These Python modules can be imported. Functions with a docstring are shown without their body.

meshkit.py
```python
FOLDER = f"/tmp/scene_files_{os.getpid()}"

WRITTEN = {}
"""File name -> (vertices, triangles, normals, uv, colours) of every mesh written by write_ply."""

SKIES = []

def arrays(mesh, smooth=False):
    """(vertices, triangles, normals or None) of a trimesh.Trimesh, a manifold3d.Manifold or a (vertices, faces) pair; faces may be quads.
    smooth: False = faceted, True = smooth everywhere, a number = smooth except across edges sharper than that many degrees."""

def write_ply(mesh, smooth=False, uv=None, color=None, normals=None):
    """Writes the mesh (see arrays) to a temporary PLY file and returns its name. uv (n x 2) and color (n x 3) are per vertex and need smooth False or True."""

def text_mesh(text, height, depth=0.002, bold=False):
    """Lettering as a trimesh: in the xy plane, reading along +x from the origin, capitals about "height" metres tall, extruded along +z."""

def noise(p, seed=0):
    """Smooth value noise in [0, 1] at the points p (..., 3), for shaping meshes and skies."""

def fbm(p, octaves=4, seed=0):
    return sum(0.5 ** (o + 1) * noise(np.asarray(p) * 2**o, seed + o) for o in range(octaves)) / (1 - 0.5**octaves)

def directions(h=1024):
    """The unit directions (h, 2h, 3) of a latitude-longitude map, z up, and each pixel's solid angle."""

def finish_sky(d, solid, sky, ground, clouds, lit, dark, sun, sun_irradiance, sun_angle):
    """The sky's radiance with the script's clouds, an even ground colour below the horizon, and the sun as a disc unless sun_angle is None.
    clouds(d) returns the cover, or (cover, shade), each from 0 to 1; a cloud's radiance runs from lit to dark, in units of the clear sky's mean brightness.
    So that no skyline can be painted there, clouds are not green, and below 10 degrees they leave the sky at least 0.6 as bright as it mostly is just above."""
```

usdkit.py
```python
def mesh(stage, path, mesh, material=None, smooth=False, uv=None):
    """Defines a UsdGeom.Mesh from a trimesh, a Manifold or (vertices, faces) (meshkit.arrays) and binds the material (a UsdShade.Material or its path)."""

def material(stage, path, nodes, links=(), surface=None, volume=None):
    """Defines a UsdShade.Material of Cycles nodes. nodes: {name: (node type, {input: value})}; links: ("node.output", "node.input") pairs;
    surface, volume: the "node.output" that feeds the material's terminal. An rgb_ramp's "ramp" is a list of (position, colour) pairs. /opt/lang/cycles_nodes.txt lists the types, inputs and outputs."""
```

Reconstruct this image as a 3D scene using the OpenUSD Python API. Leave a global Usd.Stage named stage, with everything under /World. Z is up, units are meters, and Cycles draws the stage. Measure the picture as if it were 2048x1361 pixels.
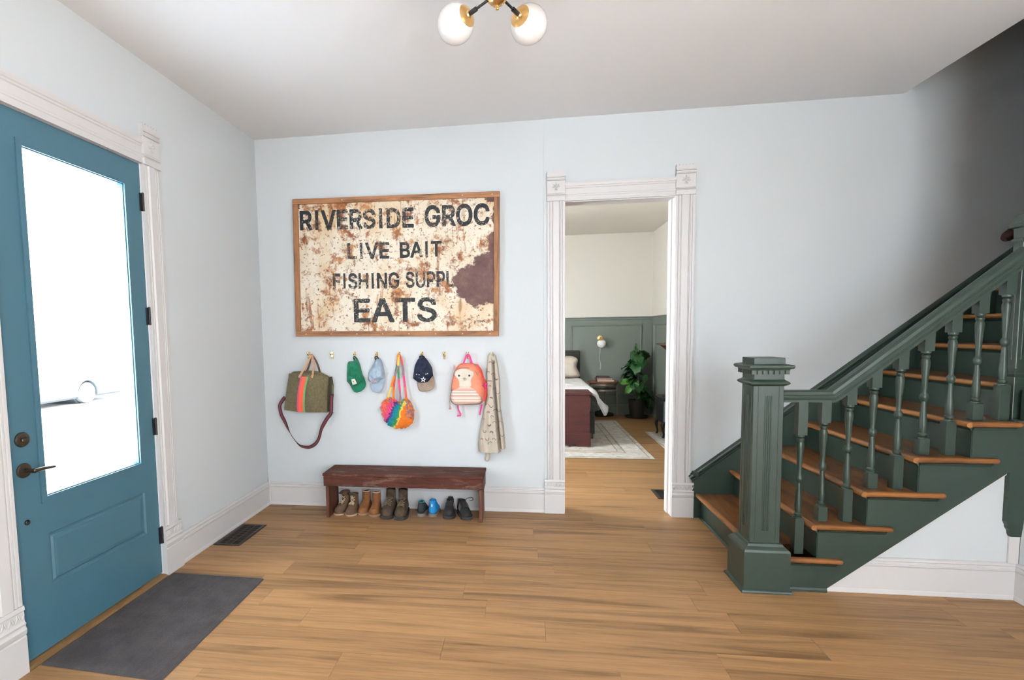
import math, random
import numpy as np, trimesh, shapely, usdkit, meshkit
import shapely.geometry as sg
from scipy.spatial import Delaunay
import manifold3d as m3
from pxr import Usd, UsdGeom, UsdLux, UsdShade, Gf, Sdf

random.seed(7)
rng = np.random.default_rng(7)
stage = Usd.Stage.CreateInMemory()
UsdGeom.SetStageUpAxis(stage, UsdGeom.Tokens.z)
UsdGeom.SetStageMetersPerUnit(stage, 1.0)
world = UsdGeom.Xform.Define(stage, '/World')
stage.SetDefaultPrim(world.GetPrim())
PI = math.pi

# ------------------------------------------------------------------ camera
CAM = np.array([2.17, -4.2371, 1.4511])
YAW, PIT, ROL = .1413, -.0753, -.0162
fw = np.array([-math.sin(YAW) * math.cos(PIT), math.cos(YAW) * math.cos(PIT), math.sin(PIT)])
rt = np.array([math.cos(YAW), math.sin(YAW), 0])
up = np.cross(rt, fw)
r2 = math.cos(ROL) * rt + math.sin(ROL) * up
u2 = -math.sin(ROL) * rt + math.cos(ROL) * up
cam = UsdGeom.Camera.Define(stage, '/World/camera')
cam.AddTransformOp().Set(Gf.Matrix4d(*[float(v) for v in (*r2, 0, *u2, 0, *(-fw), 0, *CAM, 1)]))
cam.CreateHorizontalApertureAttr(36.0)
cam.CreateVerticalApertureAttr(36.0 * 1361 / 2048)
cam.CreateFocalLengthAttr(1065.541 / 2048 * 36)
cam.CreateHorizontalApertureOffsetAttr(129.6 / 2048 * 36)
cam.CreateVerticalApertureOffsetAttr(64.3 / 2048 * 36)
cam.CreateClippingRangeAttr(Gf.Vec2f(0.05, 500))
cam.CreateExposureAttr(-1.12)

# ------------------------------------------------------------------ light: an overcast bright sky, and daylight at the windows out of view
dome = UsdLux.DomeLight.Define(stage, '/World/sky')
dome.CreateIntensityAttr(13.0)
dome.CreateColorAttr(Gf.Vec3f(0.945, 0.98, 1.05))


def rect_light(name, centre, direction, w, h, power, color=(1, 1, 1)):
    l = UsdLux.RectLight.Define(stage, '/World/' + name)
    d = np.array(direction, float); d /= np.linalg.norm(d)
    z = -d
    x = np.cross([0, 0, 1.0], z); x /= np.linalg.norm(x)
    y = np.cross(z, x)
    l.AddTransformOp().Set(Gf.Matrix4d(*[float(v) for v in (*x, 0, *y, 0, *z, 0, *centre, 1)]))
    l.CreateWidthAttr(w); l.CreateHeightAttr(h)
    l.CreateIntensityAttr(power); l.CreateColorAttr(Gf.Vec3f(*color))
    return l


sun = UsdLux.DistantLight.Define(stage, '/World/sun')
sun.CreateIntensityAttr(1.2e6)
sun.CreateAngleAttr(0.53)
sun.CreateColorAttr(Gf.Vec3f(.82, .96, 1.16))
sd = np.array([.06, .62, -.78]); sd /= np.linalg.norm(sd)
sx = np.cross([0, 0, 1.0], -sd); sx /= np.linalg.norm(sx)
sy = np.cross(-sd, sx)
sun.AddTransformOp().Set(Gf.Matrix4d(*[float(v) for v in (*sx, 0, *sy, 0, *(-sd), 0, 0, 0, 0, 1)]))
# bedroom: daylight at the window in its left wall
rect_light('daylight_bedroom', (-.22, 1.25, 1.65), (1, 0, 0), 1.5, 2.0, 36.0, (1.0, .985, .96))

# ------------------------------------------------------------------ helpers
used = {}


def numbered(parent, name):
    k = (parent, name)
    n = used.get(k, 0)
    used[k] = n + 1
    return name if n == 0 else f'{name}_{n:03d}'


def setd(prim, label=None, cat=None, group=None, kind=None):
    for k, v in (('label', label), ('category', cat), ('group', group), ('kind', kind)):
        if v:
            prim.SetCustomDataByKey(k, v)


class Thing:
    def __init__(s, name, label=None, cat=None, loc=(0, 0, 0), rz=0.0, group=None, kind=None):
        s.path = '/World/' + numbered('/World', name)
        x = UsdGeom.Xform.Define(stage, s.path)
        x.AddTranslateOp().Set(Gf.Vec3d(*map(float, loc)))
        if rz:
            x.AddRotateZOp().Set(math.degrees(rz))
        s.x, s.loc, s.rz = x, np.array(loc, float), rz
        s.prim = x.GetPrim()
        setd(s.prim, label, cat, group, kind)

    def put(s, name, mesh, mat, smooth=False, label=None, kind=None, parent=None, local=False):
        """a part; mesh in world coordinates unless local"""
        base = parent or s.path
        p = base + '/' + numbered(base, name)
        mesh = as_tm(mesh)
        if not local:
            m = mesh.copy()
            v = np.array(m.vertices) - s.loc
            if s.rz:
                c, q = math.cos(-s.rz), math.sin(-s.rz)
                v = np.stack([v[:, 0] * c - v[:, 1] * q, v[:, 0] * q + v[:, 1] * c, v[:, 2]], 1)
            m = trimesh.Trimesh(v, m.faces, process=False)
            mesh = m
        g = usdkit.mesh(stage, p, mesh, mat, smooth=smooth)
        setd(g.GetPrim(), label, None, None, kind)
        return p


def as_tm(m):
    if hasattr(m, 'to_mesh'):
        q = m.to_mesh()
        return trimesh.Trimesh(np.array(q.vert_properties[:, :3]), np.array(q.tri_verts), process=False)
    if isinstance(m, (list, tuple)) and len(m) and isinstance(m[0], trimesh.Trimesh):
        return trimesh.util.concatenate(list(m))
    return m


def single(name, mesh, mat, label=None, cat=None, group=None, kind=None, smooth=False):
    p = '/World/' + numbered('/World', name)
    g = usdkit.mesh(stage, p, as_tm(mesh), mat, smooth=smooth)
    setd(g.GetPrim(), label, cat, group, kind)
    return p


def copy_thing(src, name, loc, label=None, rz=0.0):
    was = src.prim.GetCustomData()
    t = Thing(name, label or was.get('label'), was.get('category'), loc, rz, was.get('group'))
    t.prim.GetReferences().AddInternalReference(src.prim.GetPath())
    t.prim.SetInstanceable(True)
    return t


def box(x0, x1, y0, y1, z0, z1):
    return trimesh.creation.box(bounds=[[min(x0, x1), min(y0, y1), min(z0, z1)], [max(x0, x1), max(y0, y1), max(z0, z1)]])


def cbox(x0, x1, y0, y1, z0, z1, c=.003):
    """a box with chamfered edges"""
    x0, x1 = sorted((x0, x1)); y0, y1 = sorted((y0, y1)); z0, z1 = sorted((z0, z1))
    c = min(c, (x1 - x0) * .45, (y1 - y0) * .45, (z1 - z0) * .45)
    pts = []
    for x, sx in ((x0, 1), (x1, -1)):
        for y, sy in ((y0, 1), (y1, -1)):
            for z, sz in ((z0, 1), (z1, -1)):
                pts += [(x + sx * c, y + sy * c, z), (x + sx * c, y, z + sz * c), (x, y + sy * c, z + sz * c)]
    return as_tm(m3.Manifold.hull_points(np.array(pts, float)))


def rbox(x0, x1, y0, y1, z0, z1, r=.02, seg=12):
    """a rounded box"""
    s = m3.Manifold.sphere(r, seg)
    ms = [s.translate((x, y, z)) for x in (x0 + r, x1 - r) for y in (y0 + r, y1 - r) for z in (z0 + r, z1 - r)]
    return as_tm(m3.Manifold.batch_hull(ms))


def extr(poly, o, a, b, l, length):
    """polygon in (a, b) extruded along l"""
    if not hasattr(poly, 'exterior'):
        poly = sg.Polygon(poly)
    m = trimesh.creation.extrude_polygon(poly, length, engine='earcut')
    T = np.eye(4)
    T[:3, 0], T[:3, 1], T[:3, 2], T[:3, 3] = a, b, l, o
    m.apply_transform(T)
    return m


def mani(t):
    t = trimesh.Trimesh(t.vertices, t.faces, process=True)
    return m3.Manifold(m3.Mesh(np.array(t.vertices, np.float32), np.array(t.faces, np.uint32)))


X, Y, Z = np.eye(3)


def lathe(profile, centre=(0, 0, 0), seg=20, axis=None):
    m = trimesh.creation.revolve(np.array(profile, float), sections=seg)
    if axis is not None:
        m.apply_transform(trimesh.geometry.align_vectors([0, 0, 1], axis))
    m.apply_translation(centre)
    return m


def smooth_path(pts, n):
    pts = np.array(pts, float)
    t = np.r_[0, np.cumsum(np.linalg.norm(np.diff(pts, axis=0), axis=1))]
    from scipy.interpolate import CubicSpline, PchipInterpolator
    f = PchipInterpolator(t, pts) if len(pts) > 2 else None
    s = np.linspace(0, t[-1], n)
    if f is None:
        return pts[0] + (pts[1] - pts[0]) * (s / t[-1])[:, None]
    return f(s)


def frames(P, hint):
    T = np.gradient(P, axis=0)
    T /= np.linalg.norm(T, axis=1, keepdims=True) + 1e-12
    N = np.zeros_like(P)
    n = np.array(hint, float)
    for i in range(len(P)):
        n = n - T[i] * (n @ T[i])
        if np.linalg.norm(n) < 1e-6:
            n = np.cross(T[i], [0.3, .5, .8])
        n = n / np.linalg.norm(n)
        N[i] = n
    return T, N, np.cross(T, N)


def tube(pts, r, n=None, seg=8, hint=(0, -1, .01), caps=True):
    P = np.array(pts, float) if n is None else smooth_path(pts, n)
    T, N, B = frames(P, hint)
    r = np.broadcast_to(np.asarray(r, float), (len(P),)) if np.ndim(r) == 0 or len(np.atleast_1d(r)) == len(P) else np.interp(np.linspace(0, 1, len(P)), np.linspace(0, 1, len(r)), r)
    a = np.arange(seg) / seg * 2 * PI
    V = P[:, None] + r[:, None, None] * (np.cos(a)[None, :, None] * N[:, None] + np.sin(a)[None, :, None] * B[:, None])
    return skin(V, caps)


def ribbon(pts, w, t, n=None, normal=(0, -1, 0), twist=None):
    """a strap of width w and thickness t; its face looks along normal"""
    P = np.array(pts, float) if n is None else smooth_path(pts, n)
    T, N, B = frames(P, normal)
    if twist is not None:
        tw = np.interp(np.linspace(0, 1, len(P)), np.linspace(0, 1, len(twist)), twist)
        c, s = np.cos(tw)[:, None], np.sin(tw)[:, None]
        N, B = N * c + B * s, B * c - N * s
    w = np.interp(np.linspace(0, 1, len(P)), np.linspace(0, 1, len(np.atleast_1d(w))), np.atleast_1d(w))[:, None]
    V = np.stack([P + N * t / 2 + B * w / 2, P + N * t / 2 - B * w / 2, P - N * t / 2 - B * w / 2, P - N * t / 2 + B * w / 2], 1)
    return skin(V, True)


def skin(V, caps=True):
    n, k = V.shape[:2]
    v = V.reshape(-1, 3)
    i = np.arange(n - 1)[:, None] * k
    j = np.arange(k)[None]
    j2 = (j + 1) % k
    q = np.stack([i + j, i + j2, i + k + j2, i + k + j], -1).reshape(-1, 4)
    f = np.vstack([q[:, [0, 1, 2]], q[:, [0, 2, 3]]])
    if caps:
        c0 = len(v)
        v = np.vstack([v, V[0].mean(0), V[-1].mean(0)])
        jj = np.arange(k)
        f = np.vstack([f, np.stack([np.full(k, c0), (jj + 1) % k, jj], 1), np.stack([np.full(k, c0 + 1), (n - 1) * k + jj, (n - 1) * k + (jj + 1) % k], 1)])
    return trimesh.Trimesh(v, f, process=False)


def sheet(fn, nu, nv, t=0.0, u=(0, 1), v=(0, 1)):
    """parametric surface fn(U, V) -> (.., 3); t closes it to a shell"""
    U, V = np.meshgrid(np.linspace(*u, nu), np.linspace(*v, nv), indexing='ij')
    P = fn(U, V)
    idx = np.arange(nu * nv).reshape(nu, nv)
    q = np.stack([idx[:-1, :-1], idx[1:, :-1], idx[1:, 1:], idx[:-1, 1:]], -1).reshape(-1, 4)
    f = np.vstack([q[:, [0, 1, 2]], q[:, [0, 2, 3]]])
    p = P.reshape(-1, 3)
    if not t:
        return trimesh.Trimesh(p, f, process=False)
    du = np.gradient(P, axis=0); dv = np.gradient(P, axis=1)
    N = np.cross(du, dv); N /= np.linalg.norm(N, axis=-1, keepdims=True) + 1e-12
    p2 = (P - N * t).reshape(-1, 3)
    n = nu * nv
    b = np.concatenate([idx[:, 0], idx[-1, 1:], idx[::-1, -1][1:], idx[0, ::-1][1:]])
    side = np.stack([b[:-1], b[:-1] + n, b[1:] + n, b[1:]], 1)
    f = np.vstack([f, f[:, ::-1] + n, side[:, [0, 2, 1]], side[:, [0, 3, 2]]])
    return trimesh.Trimesh(np.vstack([p, p2]), f, process=False)


def spline_outline(pts, n=120):
    pts = np.array(pts, float)
    from scipy.interpolate import CubicSpline
    p = np.vstack([pts, pts[:1]])
    t = np.r_[0, np.cumsum(np.sqrt(np.linalg.norm(np.diff(p, axis=0), axis=1)))]
    return CubicSpline(t, p, bc_type='periodic')(np.linspace(0, t[-1], n, endpoint=False))


def pillow(outline, depth, res=.008, R=None, back=0.15, y0=0.0, rough=0.0, nscale=12, seed=1, curve=None):
    """a soft body over an outline in (x, z): it bulges towards -y by depth and towards +y by back*depth"""
    ring = np.array(outline, float)
    poly = sg.Polygon(ring)
    if not poly.is_valid:
        poly = poly.buffer(0)
        if poly.geom_type != 'Polygon':
            poly = max(poly.geoms, key=lambda g: g.area)
    L = poly.exterior.length
    ring = np.array([poly.exterior.interpolate(s).coords[0] for s in np.linspace(0, L, max(24, int(L / res)), endpoint=False)])
    x0, z0, x1, z1 = poly.bounds
    gx, gz = np.meshgrid(np.arange(x0 + res / 2, x1, res), np.arange(z0 + res / 2, z1, res))
    g = np.stack([gx.ravel(), gz.ravel()], 1)
    dd = shapely.distance(shapely.points(g), poly.exterior)
    g = g[shapely.contains_xy(poly, g[:, 0], g[:, 1]) & (dd > res * .45)]
    p = np.vstack([ring, g])
    tri = Delaunay(p).simplices
    c = p[tri].mean(1)
    tri = tri[shapely.contains_xy(poly, c[:, 0], c[:, 1])]
    e1, e2 = p[tri[:, 1]] - p[tri[:, 0]], p[tri[:, 2]] - p[tri[:, 0]]
    flip = (e1[:, 0] * e2[:, 1] - e1[:, 1] * e2[:, 0]) < 0
    tri[flip] = tri[flip][:, ::-1]
    d = shapely.distance(shapely.points(p), poly.exterior)
    d[:len(ring)] = 0
    RR = R or d.max()
    k = np.clip(d / RR, 0, 1)
    h = np.sqrt(np.clip(1 - (1 - k) ** 2, 0, 1))
    yy = -depth * h
    if rough:
        w = (meshkit.fbm(np.stack([p[:, 0] * nscale, p[:, 1] * nscale, np.full(len(p), seed * 3.7)], 1), 4, seed) - .5)
        yy = yy + rough * w * 2 * h
    off = curve(p[:, 0], p[:, 1]) if curve is not None else 0.0
    front = np.stack([p[:, 0], y0 + yy + off, p[:, 1]], 1)
    bk = np.stack([p[:, 0], y0 + back * depth * h + off + 1e-4, p[:, 1]], 1)
    n = len(p)
    f = np.vstack([tri, tri[:, ::-1] + n])
    r = np.arange(len(ring)); r2_ = (r + 1) % len(ring)
    f = np.vstack([f, np.stack([r, r + n, r2_], 1), np.stack([r2_, r + n, r2_ + n], 1)])
    return trimesh.Trimesh(np.vstack([front, bk]), f, process=False)


def soft(bones, ref=.012, it=10, flat=None):
    """hulls of sphere pairs joined and smoothed; bones: ((x,y,z,r), (x,y,z,r)[, ...])"""
    ms = []
    for b in bones:
        ms.append(m3.Manifold.batch_hull([m3.Manifold.sphere(q[3], 20).translate(q[:3]) for q in b]))
    m = ms[0]
    for q in ms[1:]:
        m = m + q
    if flat is not None:
        m = m.trim_by_plane((0, 0, 1), flat)
    m = m.refine_to_length(ref)
    t = as_tm(m)
    t = trimesh.Trimesh(t.vertices, t.faces, process=True)
    trimesh.smoothing.filter_taubin(t, iterations=it)
    return t


# ------------------------------------------------------------------ materials
LOOKS = {}


def S(*c):
    """display colour 0-255 -> linear"""
    c = np.array(c if len(c) > 1 else [c[0]] * 3, float) / 255
    return tuple(np.where(c <= .04045, c / 12.92, ((c + .055) / 1.055) ** 2.4))


def mat(name, color, rough=.5, metal=0.0, var=0.0, vscale=20, bump=0.0, bscale=200, bdist=.001, coat=0.0, sheen=0.0, spec=.5, obj=False, stretch=(1, 1, 1), color2=None, detail=4, trans=None, rnd=0.0):
    N = {'p': ('principled_bsdf', dict(base_color=color, roughness=rough, metallic=metal, coat_weight=coat, sheen_weight=sheen, specular_ior_level=spec)),
         'g': ('geometry', {}), 'tc': ('texture_coordinate', {}), 'm': ('mapping', dict(scale=stretch))}
    L = [('tc.object' if obj else 'g.position', 'm.vector')]
    if var or color2 is not None:
        c = np.array(color)
        c2 = np.array(color2) if color2 is not None else np.clip(c * (1 + var), 0, 1)
        c1 = c if color2 is not None else c * (1 - var)
        N['n'] = ('noise_texture', dict(scale=vscale, detail=detail, roughness=.6))
        N['r'] = ('rgb_ramp', {'ramp': [(.3, tuple(c1)), (.7, tuple(c2))]})
        L += [('m.vector', 'n.vector'), ('n.fac', 'r.fac')]
        out = 'r.color'
        if rnd:
            N['oi'] = ('object_info', {})
            N['mr'] = ('map_range', dict(from_min=0, from_max=1, to_min=1 - rnd, to_max=1 + rnd))
            N['hv'] = ('hsv', {})
            L += [('oi.random', 'mr.value'), ('mr.result', 'hv.value'), (out, 'hv.color')]
            out = 'hv.color'
        L += [(out, 'p.base_color')]
    if bump:
        N['bn'] = ('noise_texture', dict(scale=bscale, detail=3, roughness=.6))
        N['b'] = ('bump', dict(strength=bump, distance=bdist))
        L += [('m.vector', 'bn.vector'), ('bn.fac', 'b.height'), ('b.normal', 'p.normal')]
    surf = 'p.BSDF'
    if trans is not None:
        N['t'] = ('translucent_bsdf', dict(color=trans))
        N['mx'] = ('mix_closure', dict(fac=.3))
        L += [('p.BSDF', 'mx.closure1'), ('t.BSDF', 'mx.closure2')]
        surf = 'mx.closure'
    if 'm' in N and not (var or color2 is not None or bump):
        for k in ('g', 'tc', 'm'):
            N.pop(k)
        L = [l for l in L if l[1] != 'm.vector']
    elif obj:
        N.pop('g')
    else:
        N.pop('tc')
    LOOKS[name] = usdkit.material(stage, '/World/Looks/' + name, N, L, surface=surf)
    return LOOKS[name]


def glass_pane(name):
    N = {'t': ('transparent_bsdf', dict(color=(.97, .985, .98))), 'g': ('glossy_bsdf', dict(color=(1, 1, 1), roughness=.0)), 'f': ('layer_weight', dict(blend=.5)),
         'pw': ('math', dict(math_type='power', value2=4.0)), 'ma': ('math', dict(math_type='multiply_add', value2=.5, value3=.03)), 'm': ('mix_closure', {})}
    return usdkit.material(stage, '/World/Looks/' + name, N, [('f.facing', 'pw.value1'), ('pw.value', 'ma.value1'), ('ma.value', 'm.fac'), ('t.BSDF', 'm.closure1'), ('g.BSDF', 'm.closure2')], surface='m.closure')


def wood(name, dark, light, rough=.4, grain=(1.2, 16, 16), coat=0.0, axis='x', rnd=.12, bump=.15, worn=None, strands=90):
    """wood with grain along one axis, in object coordinates shifted by the object's random number"""
    sc = {'x': grain, 'y': (grain[1], grain[0], grain[2]), 'z': (grain[1], grain[2], grain[0])}[axis]
    fine = tuple(s * 4 for s in sc)
    N = {'g': ('geometry', {}), 'oi': ('object_info', {}), 'mul': ('math', dict(math_type='multiply', value2=37.0)), 'cx': ('combine_xyz', {}),
         'add': ('vector_math', dict(math_type='add')),
         'm1': ('mapping', dict(scale=sc)), 'm2': ('mapping', dict(scale=fine)),
         'n1': ('noise_texture', dict(scale=1.0, detail=5, roughness=.62, distortion=.9)), 'n2': ('noise_texture', dict(scale=2.0, detail=3, roughness=.6)),
         'r1': ('rgb_ramp', {'ramp': [(.33, dark), (.44, tuple(.40 * np.array(dark) + .60 * np.array(light))), (.56, light), (.8, tuple(np.minimum(1, np.array(light) * 1.12)))]}),
         'r2': ('rgb_ramp', {'ramp': [(.3, (.72, .72, .72)), (.55, (1, 1, 1))]}),
         'mx': ('mix_color', dict(blend_type='multiply', fac=.7)),
         'mr': ('map_range', dict(from_min=0, from_max=1, to_min=1 - rnd, to_max=1 + rnd)), 'hv': ('hsv', {}),
         'b': ('bump', dict(strength=bump, distance=.0006)),
         'p': ('principled_bsdf', dict(roughness=rough, coat_weight=coat, coat_roughness=.15, specular_ior_level=.3))}
    L = [('oi.random', 'mul.value1'), ('mul.value', 'cx.x'), ('mul.value', 'cx.y'), ('mul.value', 'cx.z'), ('g.position', 'add.vector1'), ('cx.vector', 'add.vector2'),
         ('add.vector', 'm1.vector'), ('add.vector', 'm2.vector'), ('m1.vector', 'n1.vector'), ('m2.vector', 'n2.vector'), ('n1.fac', 'r1.fac'), ('n2.fac', 'r2.fac'),
         ('r1.color', 'mx.a'), ('r2.color', 'mx.b'), ('oi.random', 'mr.value'), ('mr.result', 'hv.value'), ('mx.result', 'hv.color'),
         ('n2.fac', 'b.height'), ('b.normal', 'p.normal')]
    if worn is not None:
        N['wn'] = ('noise_texture', dict(scale=9, detail=8, roughness=.75))
        N['wm'] = ('mapping', dict(scale=(.35, 1.2, 1.2) if axis == 'x' else (1, 1, 1)))
        N['wr'] = ('rgb_ramp', {'ramp': [(.52, (0, 0, 0)), (.62, (1, 1, 1))]})
        N['wx'] = ('mix_color', dict(b=worn))
        N['wf'] = ('math', dict(math_type='multiply', value2=.6))
        L += [('g.position', 'wm.vector'), ('wm.vector', 'wn.vector'), ('wn.fac', 'wr.fac'), ('wr.color', 'wf.value1'), ('wf.value', 'wx.fac'), ('hv.color', 'wx.a'), ('wx.result', 'p.base_color')]
    else:
        L += [('hv.color', 'p.base_color')]
    LOOKS[name] = usdkit.material(stage, '/World/Looks/' + name, N, L, surface='p.BSDF')
    return LOOKS[name]


M_wall = mat('wall_paint', (.588, .628, .652), .85, bump=.12, bscale=220, bdist=.0008)
M_wall2 = mat('wall_paint_cream', (.74, .705, .64), .85, bump=.1, bscale=220, bdist=.0008)
M_ceil = mat('ceiling_paint', (.90, .94, .985), .9, bump=.1, bscale=160, bdist=.001)
M_ceil2 = mat('ceiling_paint_warm', (.78, .73, .66), .9)
M_trim = mat('trim_paint', (.61, .605, .61), .42)
M_sage = mat('wainscot_paint', (.165, .19, .162), .45)
M_green = mat('stair_green_paint', (.023, .041, .031), .36, var=.06, vscale=30, bump=.1, bscale=90, bdist=.001)
M_teal = mat('door_teal_paint', (.052, .138, .186), .42, bump=.06, bscale=150, bdist=.0006)
M_black = mat('black_metal', (.012, .012, .013), .4)
M_bronze = mat('oil_rubbed_bronze', (.075, .058, .042), .38, metal=.75)
M_brass = mat('brushed_brass', (.80, .52, .22), .28, metal=1.0)
M_brassp = mat('polished_brass', (.86, .66, .34), .16, metal=1.0)
M_floor = wood('oak_floor', (.172, .090, .035), (.350, .193, .084), .38, (.75, 14, 14), rnd=.08)
M_tread = wood('stair_tread_wood', (.060, .021, .008), (.165, .062, .018), .30, (2.2, 14, 14), coat=.2, axis='y', rnd=.12)
M_nose = wood('stair_nosing_wood', (.090, .032, .010), (.225, .085, .022), .38, (3, 18, 18), coat=.2, rnd=.1)
M_nosey = wood('stair_front_nosing_wood', (.125, .050, .016), (.31, .13, .038), .36, (3, 18, 18), coat=.2, rnd=.1, axis='y')
M_thr = wood('threshold_wood', (.10, .055, .022), (.22, .125, .05), .45, (16, 1.5, 16), axis='x')
M_frame = wood('old_frame_wood', (.115, .05, .022), (.36, .165, .075), .6, (2.2, 24, 24), rnd=.12)
M_framez = wood('old_frame_wood_upright', (.115, .05, .022), (.36, .165, .075), .6, (2.2, 24, 24), rnd=.12, axis='z')
M_bench = wood('worn_bench_wood', (.026, .008, .005), (.076, .021, .012), .75, (2.5, 22, 22), rnd=.1, worn=(.19, .115, .085))
M_milk = mat('milk_glass', (.80, .80, .80), .12, spec=.5, coat=.3)
M_pane = glass_pane('window_glass')
# ------------------------------------------------------------------ the hall
H = 3.047
FW0, FW1 = 2.3, 4.3
XR, YF = 4.73, -6.6          # right wall, front wall
WT = .13                     # wall thickness
DX1, DX2, DH = 2.49, 3.30, 2.43      # doorway to the bedroom
EY0, EY1, EH = -2.295, -1.373, 2.445  # entry door opening in the left wall
BX, BY = 4.32, 5.1           # bedroom right and far wall


def wall_y(x0, x1, y0, y1, z0, z1, holes=()):
    """wall in the xz plane with rectangular holes (x0, x1, z0, z1)"""
    p = sg.box(x0, z0, x1, z1)
    for h in holes:
        p = p.difference(sg.box(h[0], h[2], h[1], h[3]))
    ps = getattr(p, 'geoms', [p])
    return trimesh.util.concatenate([extr(q, (0, y0, 0), X, Z, Y, y1 - y0) for q in ps])


def wall_x(y0, y1, x0, x1, z0, z1, holes=()):
    p = sg.box(y0, z0, y1, z1)
    for h in holes:
        p = p.difference(sg.box(h[0], h[2], h[1], h[3]))
    ps = getattr(p, 'geoms', [p])
    return trimesh.util.concatenate([extr(q, (x0, 0, 0), Y, Z, X, x1 - x0) for q in ps])


single('wall_back', wall_y(-.15, 6.62, 0, WT, 0, 5.7, [(DX1, DX2, -1, DH)]), M_wall, kind='structure')
single('wall_back_panel', wall_y(2.336, 6.6, -.006, -.0001, 0, H, [(DX1, DX2, -1, DH)]), M_wall, kind='structure')
single('wall_left', wall_x(YF - .12, 0, -.15, 0, 0, H, [(EY0 - .005, EY1 + .005, -1, EH + .005)]), M_wall, kind='structure')
single('wall_front', wall_y(0, XR, YF - .12, YF, 0, H, [(FW0, FW1, .5, 2.8)]), M_wall, kind='structure')
single('wall_right', wall_x(YF, -1.15, XR, XR + .12, 0, H, [(-5.5, -4.2, .5, 2.8)]), M_wall, kind='structure')
single('wall_stairwell_front', [wall_y(XR + .12, 6.62, -1.26, -1.16, 0, 5.7), box(4.66, XR + .12, -1.26, -1.16, H + .3, 5.7)], M_wall, kind='structure')
single('wall_stairwell_end', wall_x(-1.26, 0, 6.62, 6.72, 0, 5.7), M_wall, kind='structure')
single('wall_stairwell_upper', wall_x(-1.16, 0, 4.67, 4.79, H + .3, 5.7), M_wall, kind='structure')
single('ceiling', extr(sg.box(-.15, YF - .12, 4.79, 0).union(sg.box(4.7, YF - .12, XR + .12, -1.16)), (0, 0, H), X, Y, Z, .3), M_ceil, kind='structure')
single('ceiling_stairwell', box(4.6, 6.72, -1.26, 0, 5.7, 5.8), M_ceil, kind='structure')
# bedroom behind the back wall
single('wall_bedroom_far', wall_y(-.15, BX + .12, BY, BY + .12, 0, H), M_wall2, kind='structure')
single('wall_bedroom_right', wall_x(WT, BY, BX, BX + .12, 0, H), M_wall2, kind='structure')
single('wall_bedroom_left', wall_x(WT, BY, -.15, 0, 0, H, [(.5, 2.0, .65, 2.65)]), M_wall2, kind='structure')
single('ceiling_bedroom', box(-.15, BX + .12, WT, BY + .12, H, H + .2), M_ceil2, kind='structure')

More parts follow.
